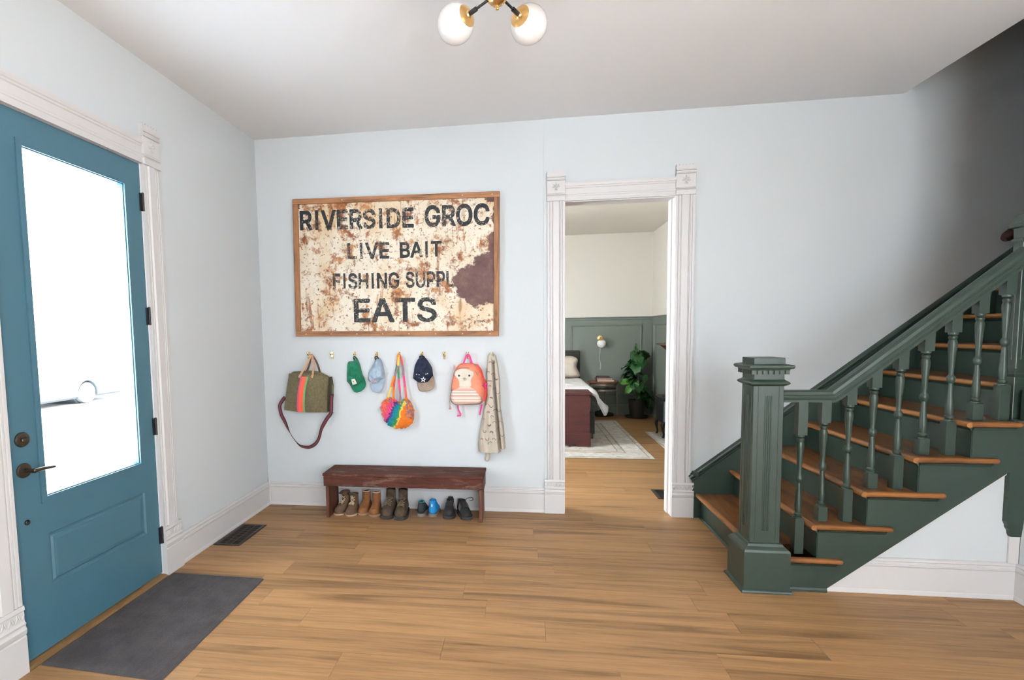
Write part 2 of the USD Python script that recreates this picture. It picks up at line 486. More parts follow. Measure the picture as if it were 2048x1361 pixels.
# floor: one plank each
floor = Thing('floor', 'golden oak plank floor running through hall and bedroom', 'floor', (0, 0, 0), kind='structure')
PW = .182
row0 = -4.55
k = 0
y = row0
while y < BY:
    random.seed(1000 + k)
    x = -random.uniform(.05, 1.2)
    xmax = XR if y < .1 else BX
    while x < xmax:
        x1 = x + 1.22
        a, b = max(x, .0), min(x1, xmax)
        if b - a > .02 and not (y > .2 and b < 2.2):
            y1 = min(y + PW, BY)
            floor.put('plank', box(a + .0005, b - .0005, y + .0004, y1 - .0004, -.02, 0), M_floor)
        x = x1
    y += PW
    k += 1
floor.put('subfloor', [box(-.15, 6.7, YF - .12, BY + .1, -.12, -.0205)], M_floor)
floor.put('rear_boards', [cbox(a, min(a + 1.22, XR) - .001, YF + j * PW, min(YF + (j + 1) * PW, row0) - .001, -.02, 0, .001) for j in range(14) for a in np.arange(0, XR, 1.22) if YF + j * PW < row0 - .01], M_floor, kind='stuff')
floor.put('bedroom_boards', [cbox(a, min(a + 1.22, 2.2) - .001, .3 + j * PW, .3 + (j + 1) * PW - .001, -.02, -.0004, .001) for j in range(26) for a in np.arange(0, 2.2, 1.22)], M_floor, kind='stuff')

# ------------------------------------------------------------------ baseboards
BB = [(0, 0), (.022, 0), (.022, .006), (.019, .02), (.016, .024), (.016, .150), (.020, .156), (.020, .164), (.014, .168), (.012, .176), (.016, .182), (.014, .190), (.006, .196), (0, .196)]


def base_y(x0, x1, y, sgn=-1, prof=BB):       # along x, on a wall whose face looks to sgn*y
    return extr(prof, (x0, y, 0), sgn * Y, Z, X, x1 - x0)


def base_x(y0, y1, x, sgn=1, prof=BB):
    return extr(prof, (x, y0, 0), sgn * X, Z, Y, y1 - y0)


single('baseboard_back', base_y(0, 2.336, 0), M_trim, kind='structure')
single('baseboard_left', base_x(-1.216, 0, 0), M_trim, kind='structure')
single('baseboard_left_rear', [base_x(YF, -2.46, 0)], M_trim, kind='structure')
single('baseboard_right', [base_x(YF, -1.14, XR, -1)], M_trim, kind='structure')
single('baseboard_front', base_y(0, XR, YF, 1), M_trim, kind='structure')
t = box(.018, .034, -.034, -.018, 0, .235)
single('trim_1', cbox(.012, .03, -.03, -.012, 0, .243, .004), M_trim, kind='structure')

# ------------------------------------------------------------------ doorway casings: fluted pilasters, plinths, carved corner blocks
def pil_profile(w, t=.022):
    pts = [(0, 0), (0, t)]
    for a, b in ((.02, .004), (.032, .004), (w / 2 - .026, .007), (w / 2 - .012, 0), (w / 2 + .012, 0), (w / 2 + .026, .007), (w - .032, .004), (w - .02, .004)):
        pass
    g = [(.014, 0), (.016, .005), (.020, .005), (.022, 0), (.030, 0), (.032, .005), (.037, .005), (.040, 0), (.044, -.004), (w - .044, -.004), (w - .040, 0), (w - .037, .005), (w - .032, .005), (w - .030, 0), (w - .022, 0), (w - .020, .005), (w - .016, .005), (w - .014, 0)]
    pts += [(a, t - d) for a, d in g] + [(w, t), (w, 0)]
    return pts


HEADP = [(0, 0), (.022, 0), (.022, .012), (.017, .014), (.017, .032), (.020, .036), (.020, .046), (.016, .05), (.016, .092), (.021, .096), (.021, .106), (.026, .110), (.03, .122), (.03, .134), (0, .137)]


def rosette(c, a, n, r=.022):
    """a small carved leaf spray: a, n are the face's right and outward directions"""
    out = []
    c = np.array(c)
    for ang, ln in ((90, 1.25), (50, 1.0), (130, 1.0), (12, .9), (168, .9), (250, .7), (290, .7)):
        d = math.cos(math.radians(ang)) * a + math.sin(math.radians(ang)) * Z
        p0, p1 = c + d * r * .35, c + d * r * 1.5 * ln
        out.append(tube([p0, (p0 + p1) / 2 + n * .002, p1], [.002, .0065, .002], 7, 6, hint=n))
    out.append(trimesh.creation.icosphere(1, .006).apply_translation(c))
    return out


def corner_block(a0, z0, z1, w, face, a, n, base):
    """base: point on the wall at a=0; face thickness"""
    o = lambda s, z, d: np.array(base) + a * s + Z * z + n * d

    def slab(s0, s1, q0, q1, d):
        pts = np.array([o(s0, q0, 0), o(s1, q1, d)])
        return cbox(pts[0][0], pts[1][0], pts[0][1], pts[1][1], pts[0][2], pts[1][2], .003)
    h = z1 - z0
    b = [slab(a0, a0 + w, z0, z0 + h * .16, face + .004), slab(a0, a0 + w, z0 + h * .16, z0 + h * .2, face - .002), slab(a0, a0 + w, z0 + h * .2, z0 + h * .24, face + .004),
         slab(a0, a0 + w, z0 + h * .24, z0 + h * .68, face), slab(a0, a0 + w, z0 + h * .68, z0 + h * .72, face + .008), slab(a0, a0 + w, z0 + h * .72, z0 + h * .78, face + .003), slab(a0, a0 + w, z0 + h * .78, z0 + h * .82, face + .008)]
    # scalloped crest
    pts = [(0, 0)]
    n_s = 6
    for i in range(n_s):
        c0 = (i + .5) / n_s * w
        for q in np.linspace(PI, 0, 7):
            pts.append((c0 + math.cos(q) * w / n_s / 2, h * .12 + math.sin(q) * h * .06))
    pts.append((w, 0))
    b.append(extr(sg.Polygon(pts).buffer(0), o(a0, z0 + h * .82, 0), a, Z, n, face + .001))
    ros = rosette(o(a0 + w / 2, z0 + h * .44, face), a, n)
    return b, ros


def plinth(a0, w, zt, face, a, n, base):
    o = lambda s, z, d: np.array(base) + a * s + Z * z + n * d
    prof = [(0, 0), (face + .006, 0), (face + .006, zt * .54), (face + .002, zt * .56), (face + .008, zt * .60), (face + .010, zt * .65), (face + .004, zt * .69), (face + .004, zt * .71), (face + .008, zt * .74), (face + .002, zt * .76), (face, zt * .78), (face, zt * .92), (face + .006, zt * .94), (face + .003, zt), (0, zt)]
    b = [extr(prof, o(a0, 0, 0), n, Z, a, w)]
    band = []
    m = 5
    for i in range(m):
        c = a0 + (i + .5) / m * w
        for s in (-1, 1):
            band.append(tube([o(c, zt * .79, face), o(c + s * w / m * .3, zt * .85, face + .002), o(c + s * w / m * .42, zt * .905, face)], [.0015, .004, .0015], 6, 6, hint=n))
    return b, band


def casing(tr, spans, zt, a, n, base, plz, blz0, blz1, head, pl_extra):
    """spans: (inner, outer) of both pilasters along a"""
    for (i, o_) in spans:
        s0, w = min(i, o_), abs(o_ - i)
        outer = -1 if o_ < i else 1
        tr.put('casing', extr(pil_profile(w), np.array(base) + a * s0 + Z * plz, a, n, Z, blz0 - plz), M_trim)
        pw = w + pl_extra
        ps = s0 - (pl_extra if outer < 0 else 0)
        b, band = plinth(ps, pw, plz, .026, a, n, base)
        p = tr.put('plinth_block', b, M_trim, smooth=30)
        tr.put('carved_band', band, M_trim, smooth=True, parent=p)
        b, ros = corner_block(s0 - .003, blz0, blz1, w + .006, .03, a, n, base)
        p = tr.put('corner_block', b, M_trim)
        tr.put('carved_leaf', ros, M_trim, smooth=True, parent=p)
    tr.put('head_casing', extr(HEADP, np.array(base) + a * head[0] + Z * (zt - .001), n, Z, a, head[1] - head[0]), M_trim)


tr2 = Thing('trim_2', 'white fluted casing with carved corner blocks around the open bedroom doorway', 'door casing', (0, 0, 0), kind='structure')
casing(tr2, [(DX1 + .003, 2.362), (DX2 - .003, 3.431)], DH, X, -Y, (0, 0, 0), .272, DH + .0, 2.655, (DX1 + .003, DX2 - .003), .026)
JT = .02
tr2.put('jamb', cbox(DX1 - .001, DX1 + JT * .35, -.004, WT + .004, 0, DH), M_trim)
tr2.put('jamb', [cbox(DX2 - JT * .35, DX2 + .001, -.004, WT + .004, 0, DH), cbox(DX2 - .018, DX2 - .004, .06, WT + .004, 0, DH, .003)], M_trim)
tr2.put('head_jamb', [cbox(DX1, DX2, -.004, WT + .004, DH - .008, DH + .004)], M_trim)
tr3 = Thing('trim_3', 'white fluted casing with carved corner blocks around the teal entry door', 'door casing', (0, 0, 0), kind='structure')
casing(tr3, [(EY1, -1.236), (EY0, -2.432)], EH, Y, X, (0, 0, 0), .30, EH - .005, 2.675, (EY0, EY1), .02)
tr3.put('jamb', cbox(-.15, .001, EY1 - .004, EY1 + .01, 0, EH), M_trim)
tr3.put('jamb', cbox(-.15, .001, EY0 - .01, EY0 + .004, 0, EH), M_trim)
tr3.put('head_jamb', cbox(-.15, .001, EY0, EY1, EH - .002, EH + .012), M_trim)
tr3.put('threshold', [extr([(-.2, 0), (.035, 0), (.035, .004), (.02, .010), (-.03, .018), (-.2, .02)], (0, EY0, 0), X, Z, Y, EY1 - EY0)], M_thr, label='brown wood threshold strip')

# ------------------------------------------------------------------ windows out of view (daylight comes through them)
def window(n, plane, a0, a1, z0, z1, at):
    w = Thing(f'window_{n}', 'tall white framed window', None, (0, 0, 0), kind='structure')

    def bar(s0, s1, q0, q1, d0, d1, nm, m=M_trim):
        if plane == 'y':
            w.put(nm, cbox(s0, s1, at + d0, at + d1, q0, q1), m)
        else:
            w.put(nm, cbox(at + d0, at + d1, s0, s1, q0, q1), m)
    f = .045
    bar(a0, a0 + f, z0, z1, -.05, .05, 'frame'); bar(a1 - f, a1, z0, z1, -.05, .05, 'frame')
    bar(a0 + f, a1 - f, z0, z0 + f, -.05, .05, 'frame'); bar(a0 + f, a1 - f, z1 - f, z1, -.05, .05, 'frame')
    zm = (z0 + z1) / 2
    bar(a0 + f, a1 - f, zm - .02, zm + .02, -.03, .03, 'meeting_rail')
    bar(a0 + f, a1 - f, z0 + f, zm - .02, -.003, .003, 'pane', M_pane); bar(a0 + f, a1 - f, zm + .02, z1 - f, -.003, .003, 'pane', M_pane)


window(1, 'y', FW0, FW1, .5, 2.8, YF - .06)
window(3, 'x', -5.5, -4.2, .5, 2.8, XR + .06)
window(2, 'x', .5, 2.0, .65, 2.65, -.075)

# ------------------------------------------------------------------ entry door
door = Thing('door_1', 'teal entry door with one large glass light and bronze lever', 'door', (0, (EY0 + EY1) / 2, 0), kind='structure')
s0, s1 = EY0 + .004, EY1 - .003
gy0, gy1, gz0, gz1 = -2.135, -1.492, .712, 2.312
py0, py1, pz0, pz1 = -2.12, -1.486, .305, .552
x0, x1 = -.048, -.004
slab = wall_x(s0, s1, x0, x1, .022, EH - .004, [(gy0, gy1, gz0, gz1), (py0, py1, pz0, pz1)])
door.put('slab', slab, M_teal)
# moulded lower panel
a, b, c = .0, .022, .05


def ringprof(y0, y1, z0, z1, insets):
    """stepped rectangle rings: (inset, x) list -> closed moulding surface"""
    V = []
    for ins, xx in insets:
        V.append([(xx, y0 + ins, z0 + ins), (xx, y1 - ins, z0 + ins), (xx, y1 - ins, z1 - ins), (xx, y0 + ins, z1 - ins)])
    V = np.array(V)
    m = skin(V, False)
    n = len(V)
    i = (n - 1) * 4
    return trimesh.Trimesh(m.vertices, np.vstack([m.faces, [[i, i + 1, i + 2], [i, i + 2, i + 3]]]), process=False)


door.put('panel', [ringprof(py0, py1, pz0, pz1, [(0, -.004), (.006, -.013), (.016, -.014), (.024, -.007), (.04, -.005)]), box(x0, -.03, py0, py1, pz0, pz1)], M_teal)
bead = sg.box(gy0 - .012, gz0 - .012, gy1 + .012, gz1 + .012).difference(sg.box(gy0 + .016, gz0 + .016, gy1 - .016, gz1 - .016))
pb = door.put('glazing_frame', [extr(bead, (-.006, 0, 0), Y, Z, X, .009), extr(sg.box(gy0, gz0, gy1, gz1).difference(sg.box(gy0 + .02, gz0 + .02, gy1 - .02, gz1 - .02)), (-.046, 0, 0), Y, Z, X, .038)], M_teal)
door.put('glass', box(-.030, -.024, gy0 + .012, gy1 - .012, gz0 + .012, gz1 - .012), M_pane)
for zc in (2.225, 1.57, .918, .255):
    h = door.put('hinge', [lathe([(0, -.05), (.008, -.05), (.008, -.018), (.0072, -.017), (.0072, -.016), (.008, -.015), (.008, .015), (.0072, .016), (.0072, .017), (.008, .018), (.008, .05), (.005, .054), (0, .055)], (.008, EY1 - .002, zc), 12), box(-.003, .0045, EY1 - .018, EY1 - .002, zc - .05, zc + .05)], M_black, smooth=30)
rose = [(0, 0), (.033, 0), (.033, .006), (.030, .011), (.012, .013), (0, .013)]
db = door.put('deadbolt', [lathe(rose, (-.004, -2.219, 1.011), 28, X), cbox(.006, .02, -2.235, -2.203, 1.004, 1.018, .003)], M_bronze, smooth=30)
lv = door.put('lever_handle', [lathe(rose, (-.004, -2.221, .874), 28, X), lathe([(0, 0), (.011, 0), (.009, .03), (.011, .05), (0, .052)], (.004, -2.221, .874), 16, X)], M_bronze, smooth=30)
door.put('lever', tube([(.05, -2.226, .874), (.052, -2.19, .874), (.05, -2.15, .871), (.047, -2.112, .866)], [.010, .009, .0075, .006], 14, 10, hint=X), M_bronze, smooth=True, parent=lv)
door.put('door_sensor', lathe([(0, 0), (.011, 0), (.011, .006), (.008, .01), (0, .011)], (-.004, -2.223, .641), 18, X), M_black, smooth=30)
# ------------------------------------------------------------------ staircase
RISE, RUN, SX = .189, .2386, 3.482
YO, YI = -1.165, -.027       # outer string face, wall string face
NS = 11
SL = RISE / RUN
zt = lambda i: RISE * (i + 1)
xt = lambda i: SX + RUN * i
stair = Thing('staircase', 'green painted wooden staircase with dark varnished treads climbing to the right', 'staircase', (SX, -.6, 0))


def halfround(r):
    return [(r * math.sin(q), r * math.cos(q)) for q in np.linspace(0, PI, 9)]


for i in range(NS):
    x, z = xt(i), zt(i)
    y_out = (YO if i else -.985) if i < 5 else -1.045
    y_n = (YO - .024 if i else -.975) if i < 5 else -1.045
    stair.put('tread', cbox(x + .012, x + RUN + .03, y_out, YI, z - .028, z, .002), M_tread)
    # rounded front nosing, then the return nosing on the open side
    nose = [(0, 0), (0, .028)] + [(.012 + .014 * math.sin(q), .014 + .014 * math.cos(q)) for q in np.linspace(0, PI, 8)]
    stair.put('front_nosing', extr(nose, (x + .0125, y_n, z - .028), -X, Z, Y, YI - y_n), M_nosey, smooth=35)
    if x < 4.55:
        xe = min(x + .395, 4.685)
        xs = x + .012 if i else 3.59
        stair.put('return_nosing', [extr(nose, (xs, YO + .002, z - .028), -Y, Z, X, xe - xs - .013), trimesh.creation.icosphere(2, .014).apply_scale([1, .95, 1]).apply_translation((xe - .014, YO - .011, z - .014))], M_nose, smooth=35)
        # cove under the return and a shaped bracket on the string
        stair.put('cove', extr([(0, 0), (.018, 0), (.012, -.006), (.006, -.014), (0, -.02)], (max(x + .03, 3.6), YO, z - .028), -Y, Z, X, xe - .03 - max(x + .03, 3.6)), M_green)
    stair.put('front_cove', extr([(0, 0), (.018, 0), (.012, -.006), (.006, -.014), (0, -.02)], (x + .028, y_out, z - .028), -X, Z, Y, YI - y_out), M_green)
    stair.put('riser', box(x + .028, x + .046, y_out + (.028 if 0 < i < 5 else 0), YI, zt(i - 1) if i else 0, z - .028), M_green)
    if 0 < i < 5:
        q = sg.Polygon([(x + .03, z - .03), (x + .29, z - .03)] + [(x + .29 - .20 * math.sin(a) - .0, z - .03 - .15 * (1 - math.cos(a))) for a in np.linspace(0, PI / 2, 9)] + [(x + .03, z - .18)])
        stair.put('bracket', extr(q.buffer(-.002), (0, YO + .0005, 0), X, Z, -Y, .004), M_green)
stair.put('shoe_moulding', [extr([(0, 0), (.014, 0), (.013, .008), (.008, .016), (0, .018)], (SX + .028, -.985, 0), -X, Z, Y, .96), extr([(0, 0), (.012, 0), (.011, .012), (.006, .022), (0, .026)], (3.59, YO, 0), -Y, Z, X, .215)], M_green)
pts = [(3.55, 0), (3.55, zt(0) - .028)]
for i in range(NS):
    if xt(i) > 4.70:
        break
    pts += [(xt(i) + .028, zt(i) - .028)] if i else []
    pts += [(min(xt(i + 1) + .028, 4.725), zt(i) - .028)]
x_e = pts[-1][0]
pts += [(x_e, SL * (x_e - 3.784)), (3.784, 0)]
stair.put('outer_string', extr(sg.Polygon(pts).buffer(0), (0, YO, 0), X, Z, Y, .028), M_green)
zs = lambda x: .292 + .786 * (x - 3.44)
stair.put('wall_string', extr([(3.447, 0), (3.447, zs(3.447)), (6.1, zs(6.1)), (6.1, zs(6.1) - .9), (3.9, 0)], (0, -.0065, 0), X, Z, -Y, .02), M_green)
capp = [(0, 0), (.02, 0), (.024, .006), (.024, .014), (.031, .022), (.034, .034), (.030, .044), (.014, .05), (0, .05)]
d = np.array([1, 0, .786]); ln = math.hypot(1, .786); d /= ln
nrm = np.cross(d, -Y) * -1
nrm = nrm if nrm[2] > 0 else -nrm
stair.put('string_cap', extr(capp, (3.447, -.0065, zs(3.447) - .012), -Y, nrm, d, 3.3), M_green)
stair.put('string_cap_return', cbox(3.447, 3.487, -.046, -.0065, zs(3.46) + .012, zs(3.46) + .055, .004), M_green)
stair.put('landing', [box(xt(NS) + .02, 6.615, -1.155, -.007, zt(NS) - .03, zt(NS)), box(xt(NS) + .03, xt(NS) + .05, -1.155, -.007, zt(NS - 1), zt(NS) - .03)], M_tread)

# wall under the stairs, its white edge trims and baseboard
single('wall_understairs', extr([(3.80, 0), (XR, 0), (XR, SL * (XR - 3.784) + .04), (3.80, .05)], (0, -1.136, 0), X, Z, Y, .06), M_wall, kind='structure')
dl = np.array([1, 0, SL]); dl /= np.linalg.norm(dl)
nl = np.array([dl[2], 0, -dl[0]])
single('trim_4', [extr([(0, 0), (0, .012), (.016, .012), (.019, .008), (.019, 0)], (3.79, -1.1355, .004), nl, -Y, dl, 1.15), cbox(4.682, XR, -1.15, -1.134, .19, .72)], M_trim, kind='structure')
bb = base_y(3.79, XR, -1.136)
bb = trimesh.intersections.slice_mesh_plane(bb, plane_normal=nl, plane_origin=(3.79, 0, .004), cap=False)
single('baseboard_understairs', bb, M_trim, kind='structure')

# ------------------------------------------------------------------ balustrade: handrail and turned balusters
rail = Thing('stair_railing', 'green painted handrail on turned balusters along the open side of the stairs', 'railing', (3.56, -1.098, 0))
RS = .825


def railsec(f):
    """half-section of the rail (y offset, fraction of height)"""
    return [(-.036, .55), (-.038, .68), (-.034, .86), (-.020, .97), (0, 1.0), (.020, .97), (.034, .86), (.038, .68), (.036, .55), (.028, .50), (.028, .42), (.031, .36), (.028, .22), (.024, .18), (.024, 0), (-.024, 0), (-.024, .18), (-.028, .22), (-.031, .36), (-.028, .42), (-.028, .50)]


def railpt(x):
    lo = 1.038 + max(0, x - 3.847) * .815
    hi = 1.105 + max(0, x - 3.812) * .832
    return lo, hi


secs = []
for xx in (3.555, None, 4.70):
    row = []
    for (yy, f) in railsec(0):
        if xx is None:
            x_ = 3.847 - f * .035
            z_ = 1.038 + f * .067
        else:
            lo, hi = railpt(xx)
            x_, z_ = xx, lo + f * (hi - lo)
        row.append((x_, -1.098 + yy, z_))
    secs.append(row)
rail.put('handrail', skin(np.array(secs)), M_green)
TP = [(0, .0), (.0215, 0), (.0215, .008), (.016, .012), (.0195, .018), (.0195, .026), (.015, .032), (.0175, .05), (.0185, .07), (.0165, .10), (.0135, .15), (.0115, .185), (.0105, .20), (.014, .207), (.0185, .215), (.0195, .224), (.0185, .233), (.014, .241), (.0105, .248), (.0115, .27), (.014, .32), (.0175, .37), (.0200, .40), (.0195, .418), (.015, .43), (.0185, .438), (.0185, .446), (.013, .451), (.0215, .458), (.0215, .47), (0, .47)]
BALX = [3.681, 3.797, 3.921, 4.039, 4.162, 4.281, 4.403, 4.523, 4.642]
for n_, bx_ in enumerate(BALX):
    i = int((bx_ - SX) / RUN)
    zb = zt(i)
    ts = .458 + (bx_ - 3.797) * SL * 1.0
    if n_ == 0:
        ts = .388
    lo = railpt(bx_)[0]
    h = .0238
    zl = lambda q: railpt(q)[0] + .006
    top = []
    for q in ((bx_ - h), (bx_ + h)):
        top.append(zl(q))
    blk2 = extr([(bx_ - h, ts + .468), (bx_ + h, ts + .468), (bx_ + h, top[1]), (bx_ - h, top[0])], (0, -1.098 - h, 0), X, Z, Y, 2 * h)
    p = rail.put('baluster', [cbox(bx_ - h, bx_ + h, -1.098 - h, -1.098 + h, zb, ts + .002, .002), lathe(TP, (bx_, -1.098, ts), 20), blk2], M_green, smooth=30)

# ------------------------------------------------------------------ newel posts
def sq(cx, cy, h, z0, z1, c=.003):
    return cbox(cx - h, cx + h, cy - h, cy + h, z0, z1, c)


def sqprof(cx, cy, prof):
    """square moulding: (half width, z) list"""
    V = [[(cx - h, cy - h, z), (cx + h, cy - h, z), (cx + h, cy + h, z), (cx - h, cy + h, z)] for h, z in prof]
    return skin(np.array(V))


nx_, ny_ = 3.482, -1.093
post = Thing('newel_post', 'square green newel post with reeded faces and dentilled cap at the stair foot', 'newel post', (nx_, ny_, 0))
b = post.put('plinth', sqprof(nx_, ny_, [(.118, 0), (.118, .224), (.113, .236), (.106, .242), (.094, .25), (.088, .262), (.08, .266)]), M_green)
post.put('shoe_moulding', sqprof(nx_, ny_, [(.132, 0), (.132, .004), (.128, .012), (.119, .018)]), M_green, parent=b)
sh = post.put('shaft', sq(nx_, ny_, .077, .26, 1.205, .003), M_green)
for (ax, sx_) in (('y', -1), ('x', -1), ('x', 1), ('y', 1)):
    reeds = []
    for o_ in (-.015, -.005, .005, .015):
        f = .0765
        p0 = (nx_ + o_, ny_ + sx_ * f) if ax == 'y' else (nx_ + sx_ * f, ny_ + o_)
        reeds.append(tube([(*p0, .33), (*p0, .335), (*p0, 1.075), (*p0, 1.08)], [.001, .0042, .0042, .001], None, 8, hint=Y if ax == 'y' else X))
    for o_ in (-.052, .052):
        p0 = (nx_ + o_, ny_ + sx_ * .0768) if ax == 'y' else (nx_ + sx_ * .0768, ny_ + o_)
        reeds.append(tube([(*p0, .28), (*p0, 1.13)], .0024, None, 6, hint=Y if ax == 'y' else X))
    post.put('reeding', reeds, M_green, smooth=True, parent=sh)
post.put('neck_moulding', sqprof(nx_, ny_, [(.077, 1.132), (.088, 1.138), (.097, 1.145), (.098, 1.15), (.094, 1.156), (.084, 1.162), (.077, 1.168)]), M_green)
den = []
for s in range(7):
    o_ = -.084 + s * .028
    for sg_ in (-1, 1):
        den.append(box(nx_ + o_ - .0095, nx_ + o_ + .0095, ny_ + sg_ * .075, ny_ + sg_ * .094, 1.197, 1.218))
        den.append(box(nx_ + sg_ * .075, nx_ + sg_ * .094, ny_ + o_ - .0095, ny_ + o_ + .0095, 1.197, 1.218))
cp = post.put('cap', [sqprof(nx_, ny_, [(.086, 1.197), (.088, 1.217), (.094, 1.217), (.096, 1.224), (.108, 1.227), (.112, 1.235), (.112, 1.241), (.107, 1.247), (.09, 1.25), (.078, 1.252), (.078, 1.282), (.076, 1.284)])], M_green)
post.put('dentils', den, M_green, parent=cp)

n2x, n2y = 4.75, -1.078
post2 = Thing('newel_post', 'green half newel post with a moulded hanging pendant at the wall end of the railing', 'newel post', (n2x, n2y, 0))


def flat_y(m, cy, k):
    m = m.copy()
    v = np.array(m.vertices)
    v[:, 1] = cy + (v[:, 1] - cy) * k
    m.vertices = v
    return m


post2.put('pendant', flat_y(sqprof(4.722, -1.141, [(.02, .335), (.04, .338), (.047, .350), (.050, .37), (.060, .385), (.062, .40), (.071, .42), (.071, .93), (.066, .945), (.06, .952)]), -1.141, .3), M_green)
post2.put('lower_block', flat_y(sq(n2x, n2y, .062, .946, 1.19, .003), n2y, .5), M_green)
post2.put('collar', flat_y(sqprof(n2x, n2y, [(.062, 1.17), (.068, 1.185), (.068, 1.195), (.058, 1.215)]), n2y, .5), M_green)
s2 = post2.put('shaft', flat_y(sq(n2x, n2y, .058, 1.2, 1.90, .003), n2y, .5), M_green)
post2.put('reeding', [tube([(n2x + o_, n2y - .029, 1.26), (n2x + o_, n2y - .029, 1.84)], .0035, None, 8, hint=Y) for o_ in (-.036, -.008, .008, .036)] + [tube([(n2x - .058, n2y, 1.26), (n2x - .058, n2y, 1.84)], .0035, None, 8, hint=X)], M_green, smooth=True, parent=s2)
post2.put('cap', flat_y(sqprof(n2x, n2y, [(.058, 1.86), (.064, 1.87), (.064, 1.88), (.058, 1.885), (.060, 1.935), (.076, 1.94), (.080, 1.95), (.076, 1.962), (.060, 1.966), (.060, 2.0), (.057, 2.005)]), n2y, .5), M_green)

M_darkwood = wood('dark_rail_wood', (.018, .007, .006), (.05, .018, .014), .3, coat=.3)
hr = Thing('wall_handrail', 'dark wooden handrail on the stairwell wall, its lower end beyond the hanging newel', 'handrail', (5.39, -.07, 2.02))
hd_ = np.array([1, 0, SL]); hd_ /= np.linalg.norm(hd_)
p0 = np.array([5.42, -.072, 2.03])
hr.put('rail', tube([p0 - hd_ * .02, p0, p0 + hd_ * .02, p0 + hd_ * .9], [.02, .033, .036, .036], None, 16), M_darkwood, smooth=40)
hr.put('bracket', [tube([p0 + hd_ * .25 + (0, 0, -.03), p0 + hd_ * .25 + (0, .03, -.07), p0 + hd_ * .25 + (0, .07, -.08)], .008, 10), lathe([(0, 0), (.025, 0), (.02, .008), (0, .01)], p0 + hd_ * .25 + (0, .071, -.08), 16, -Y)], M_bronze, smooth=True)

# ------------------------------------------------------------------ floor registers, door mat
M_reg = mat('register_metal', (.055, .045, .038), .42, metal=.6)
M_dark = mat('duct_dark', (.004, .004, .004), .9)


def register(name, x0, x1, y0, y1, label, slots):
    r = Thing(name, label, 'floor vent', ((x0 + x1) / 2, (y0 + y1) / 2, 0), group='slotted floor vents')
    fr = sg.box(x0, y0, x1, y1).difference(sg.box(x0 + .028, y0 + .028, x1 - .028, y1 - .028))
    r.put('frame', [extr(fr, (0, 0, .0002), X, Y, Z, .004), extr(fr.buffer(-.006), (0, 0, .004), X, Y, Z, .002)], M_reg)
    r.put('duct', box(x0 + .02, x1 - .02, y0 + .02, y1 - .02, .0001, .0008), M_dark)
    n = int((y1 - y0 - .056) / .013)
    for j in range(n):
        yy = y0 + .028 + (j + .5) * (y1 - y0 - .056) / n
        r.put('louvre', box(x0 + .024, x1 - .024, yy - .0022, yy + .0022, .001, .0042), M_reg)
    r.put('crossbar', [box(q - .004, q + .004, y0 + .024, y1 - .024, .001, .0048) for q in np.linspace(x0 + .028, x1 - .028, slots + 1)[1:-1]], M_reg)


register('floor_vent', .034, .226, -.90, -.50, 'bronze slotted floor vent beside the left baseboard near the corner', 3)
register('floor_vent', 3.06 + .25, 3.58, .415, .69, 'black slotted floor vent just inside the bedroom doorway', 3)

M_mat = mat('mat_pile', (.034, .029, .032), 1.0, color2=(.075, .066, .070), vscale=9, detail=8, bump=.9, bscale=380, bdist=.006, sheen=.1)
mt = Thing('door_mat', 'rectangular dark grey tufted mat on the floor before the teal door', 'mat', (.35, -1.81, 0))
mc = np.array([[.043, -2.25], [.655, -2.29], [.640, -1.357], [.046, -1.345]])


def mat_top(u, v):
    e = np.minimum(np.minimum(u, 1 - u) * .6, np.minimum(v, 1 - v) * .92)
    P = (mc[0][None, None] * ((1 - u) * (1 - v))[..., None] + mc[1][None, None] * (u * (1 - v))[..., None] + mc[2][None, None] * (u * v)[..., None] + mc[3][None, None] * ((1 - u) * v)[..., None])
    rib = .0016 * np.sin(u * .6 / .011 * 2 * PI) + .0012 * np.sin(v * 600 + 9 * np.sin(u * 50))
    z = .004 + .009 * np.clip(e / .012, 0, 1) ** .5 + np.where(e > .012, rib, 0)
    z = np.where(e <= 0, .0015, z)
    return np.stack([P[..., 0], P[..., 1], z], -1)


mt.put('pile', sheet(mat_top, 240, 180, 0), M_mat, smooth=True)
mt.put('backing', extr(sg.Polygon(mc).buffer(-.002), (0, 0, .0003), X, Y, Z, .0035), mat('mat_backing', (.04, .036, .04), .9))
# ------------------------------------------------------------------ the old sign
SC = np.array([1.157, -.03, 1.979]); SW, SH = 1.674, 1.111; SA = .0132
ca, sa = math.cos(SA), math.sin(SA)


def s2w(x, d, z):
    """sign coordinates (right, out from the wall, up) -> world"""
    x, d, z = np.broadcast_arrays(np.asarray(x, float), np.asarray(d, float), np.asarray(z, float))
    return np.stack([SC[0] + x * ca + z * sa, -d, SC[2] - x * sa + z * ca], -1)


def w2s(x, z):
    dx, dz = x - SC[0], z - SC[2]
    return dx * ca - dz * sa, dx * sa + dz * ca


def sbox(x0, x1, d0, d1, z0, z1, c=.003):
    m = cbox(x0, x1, d0, d1, z0, z1, c)
    m = trimesh.Trimesh(s2w(m.vertices[:, 0], m.vertices[:, 1], m.vertices[:, 2]), m.faces[:, ::-1], process=False)
    return m


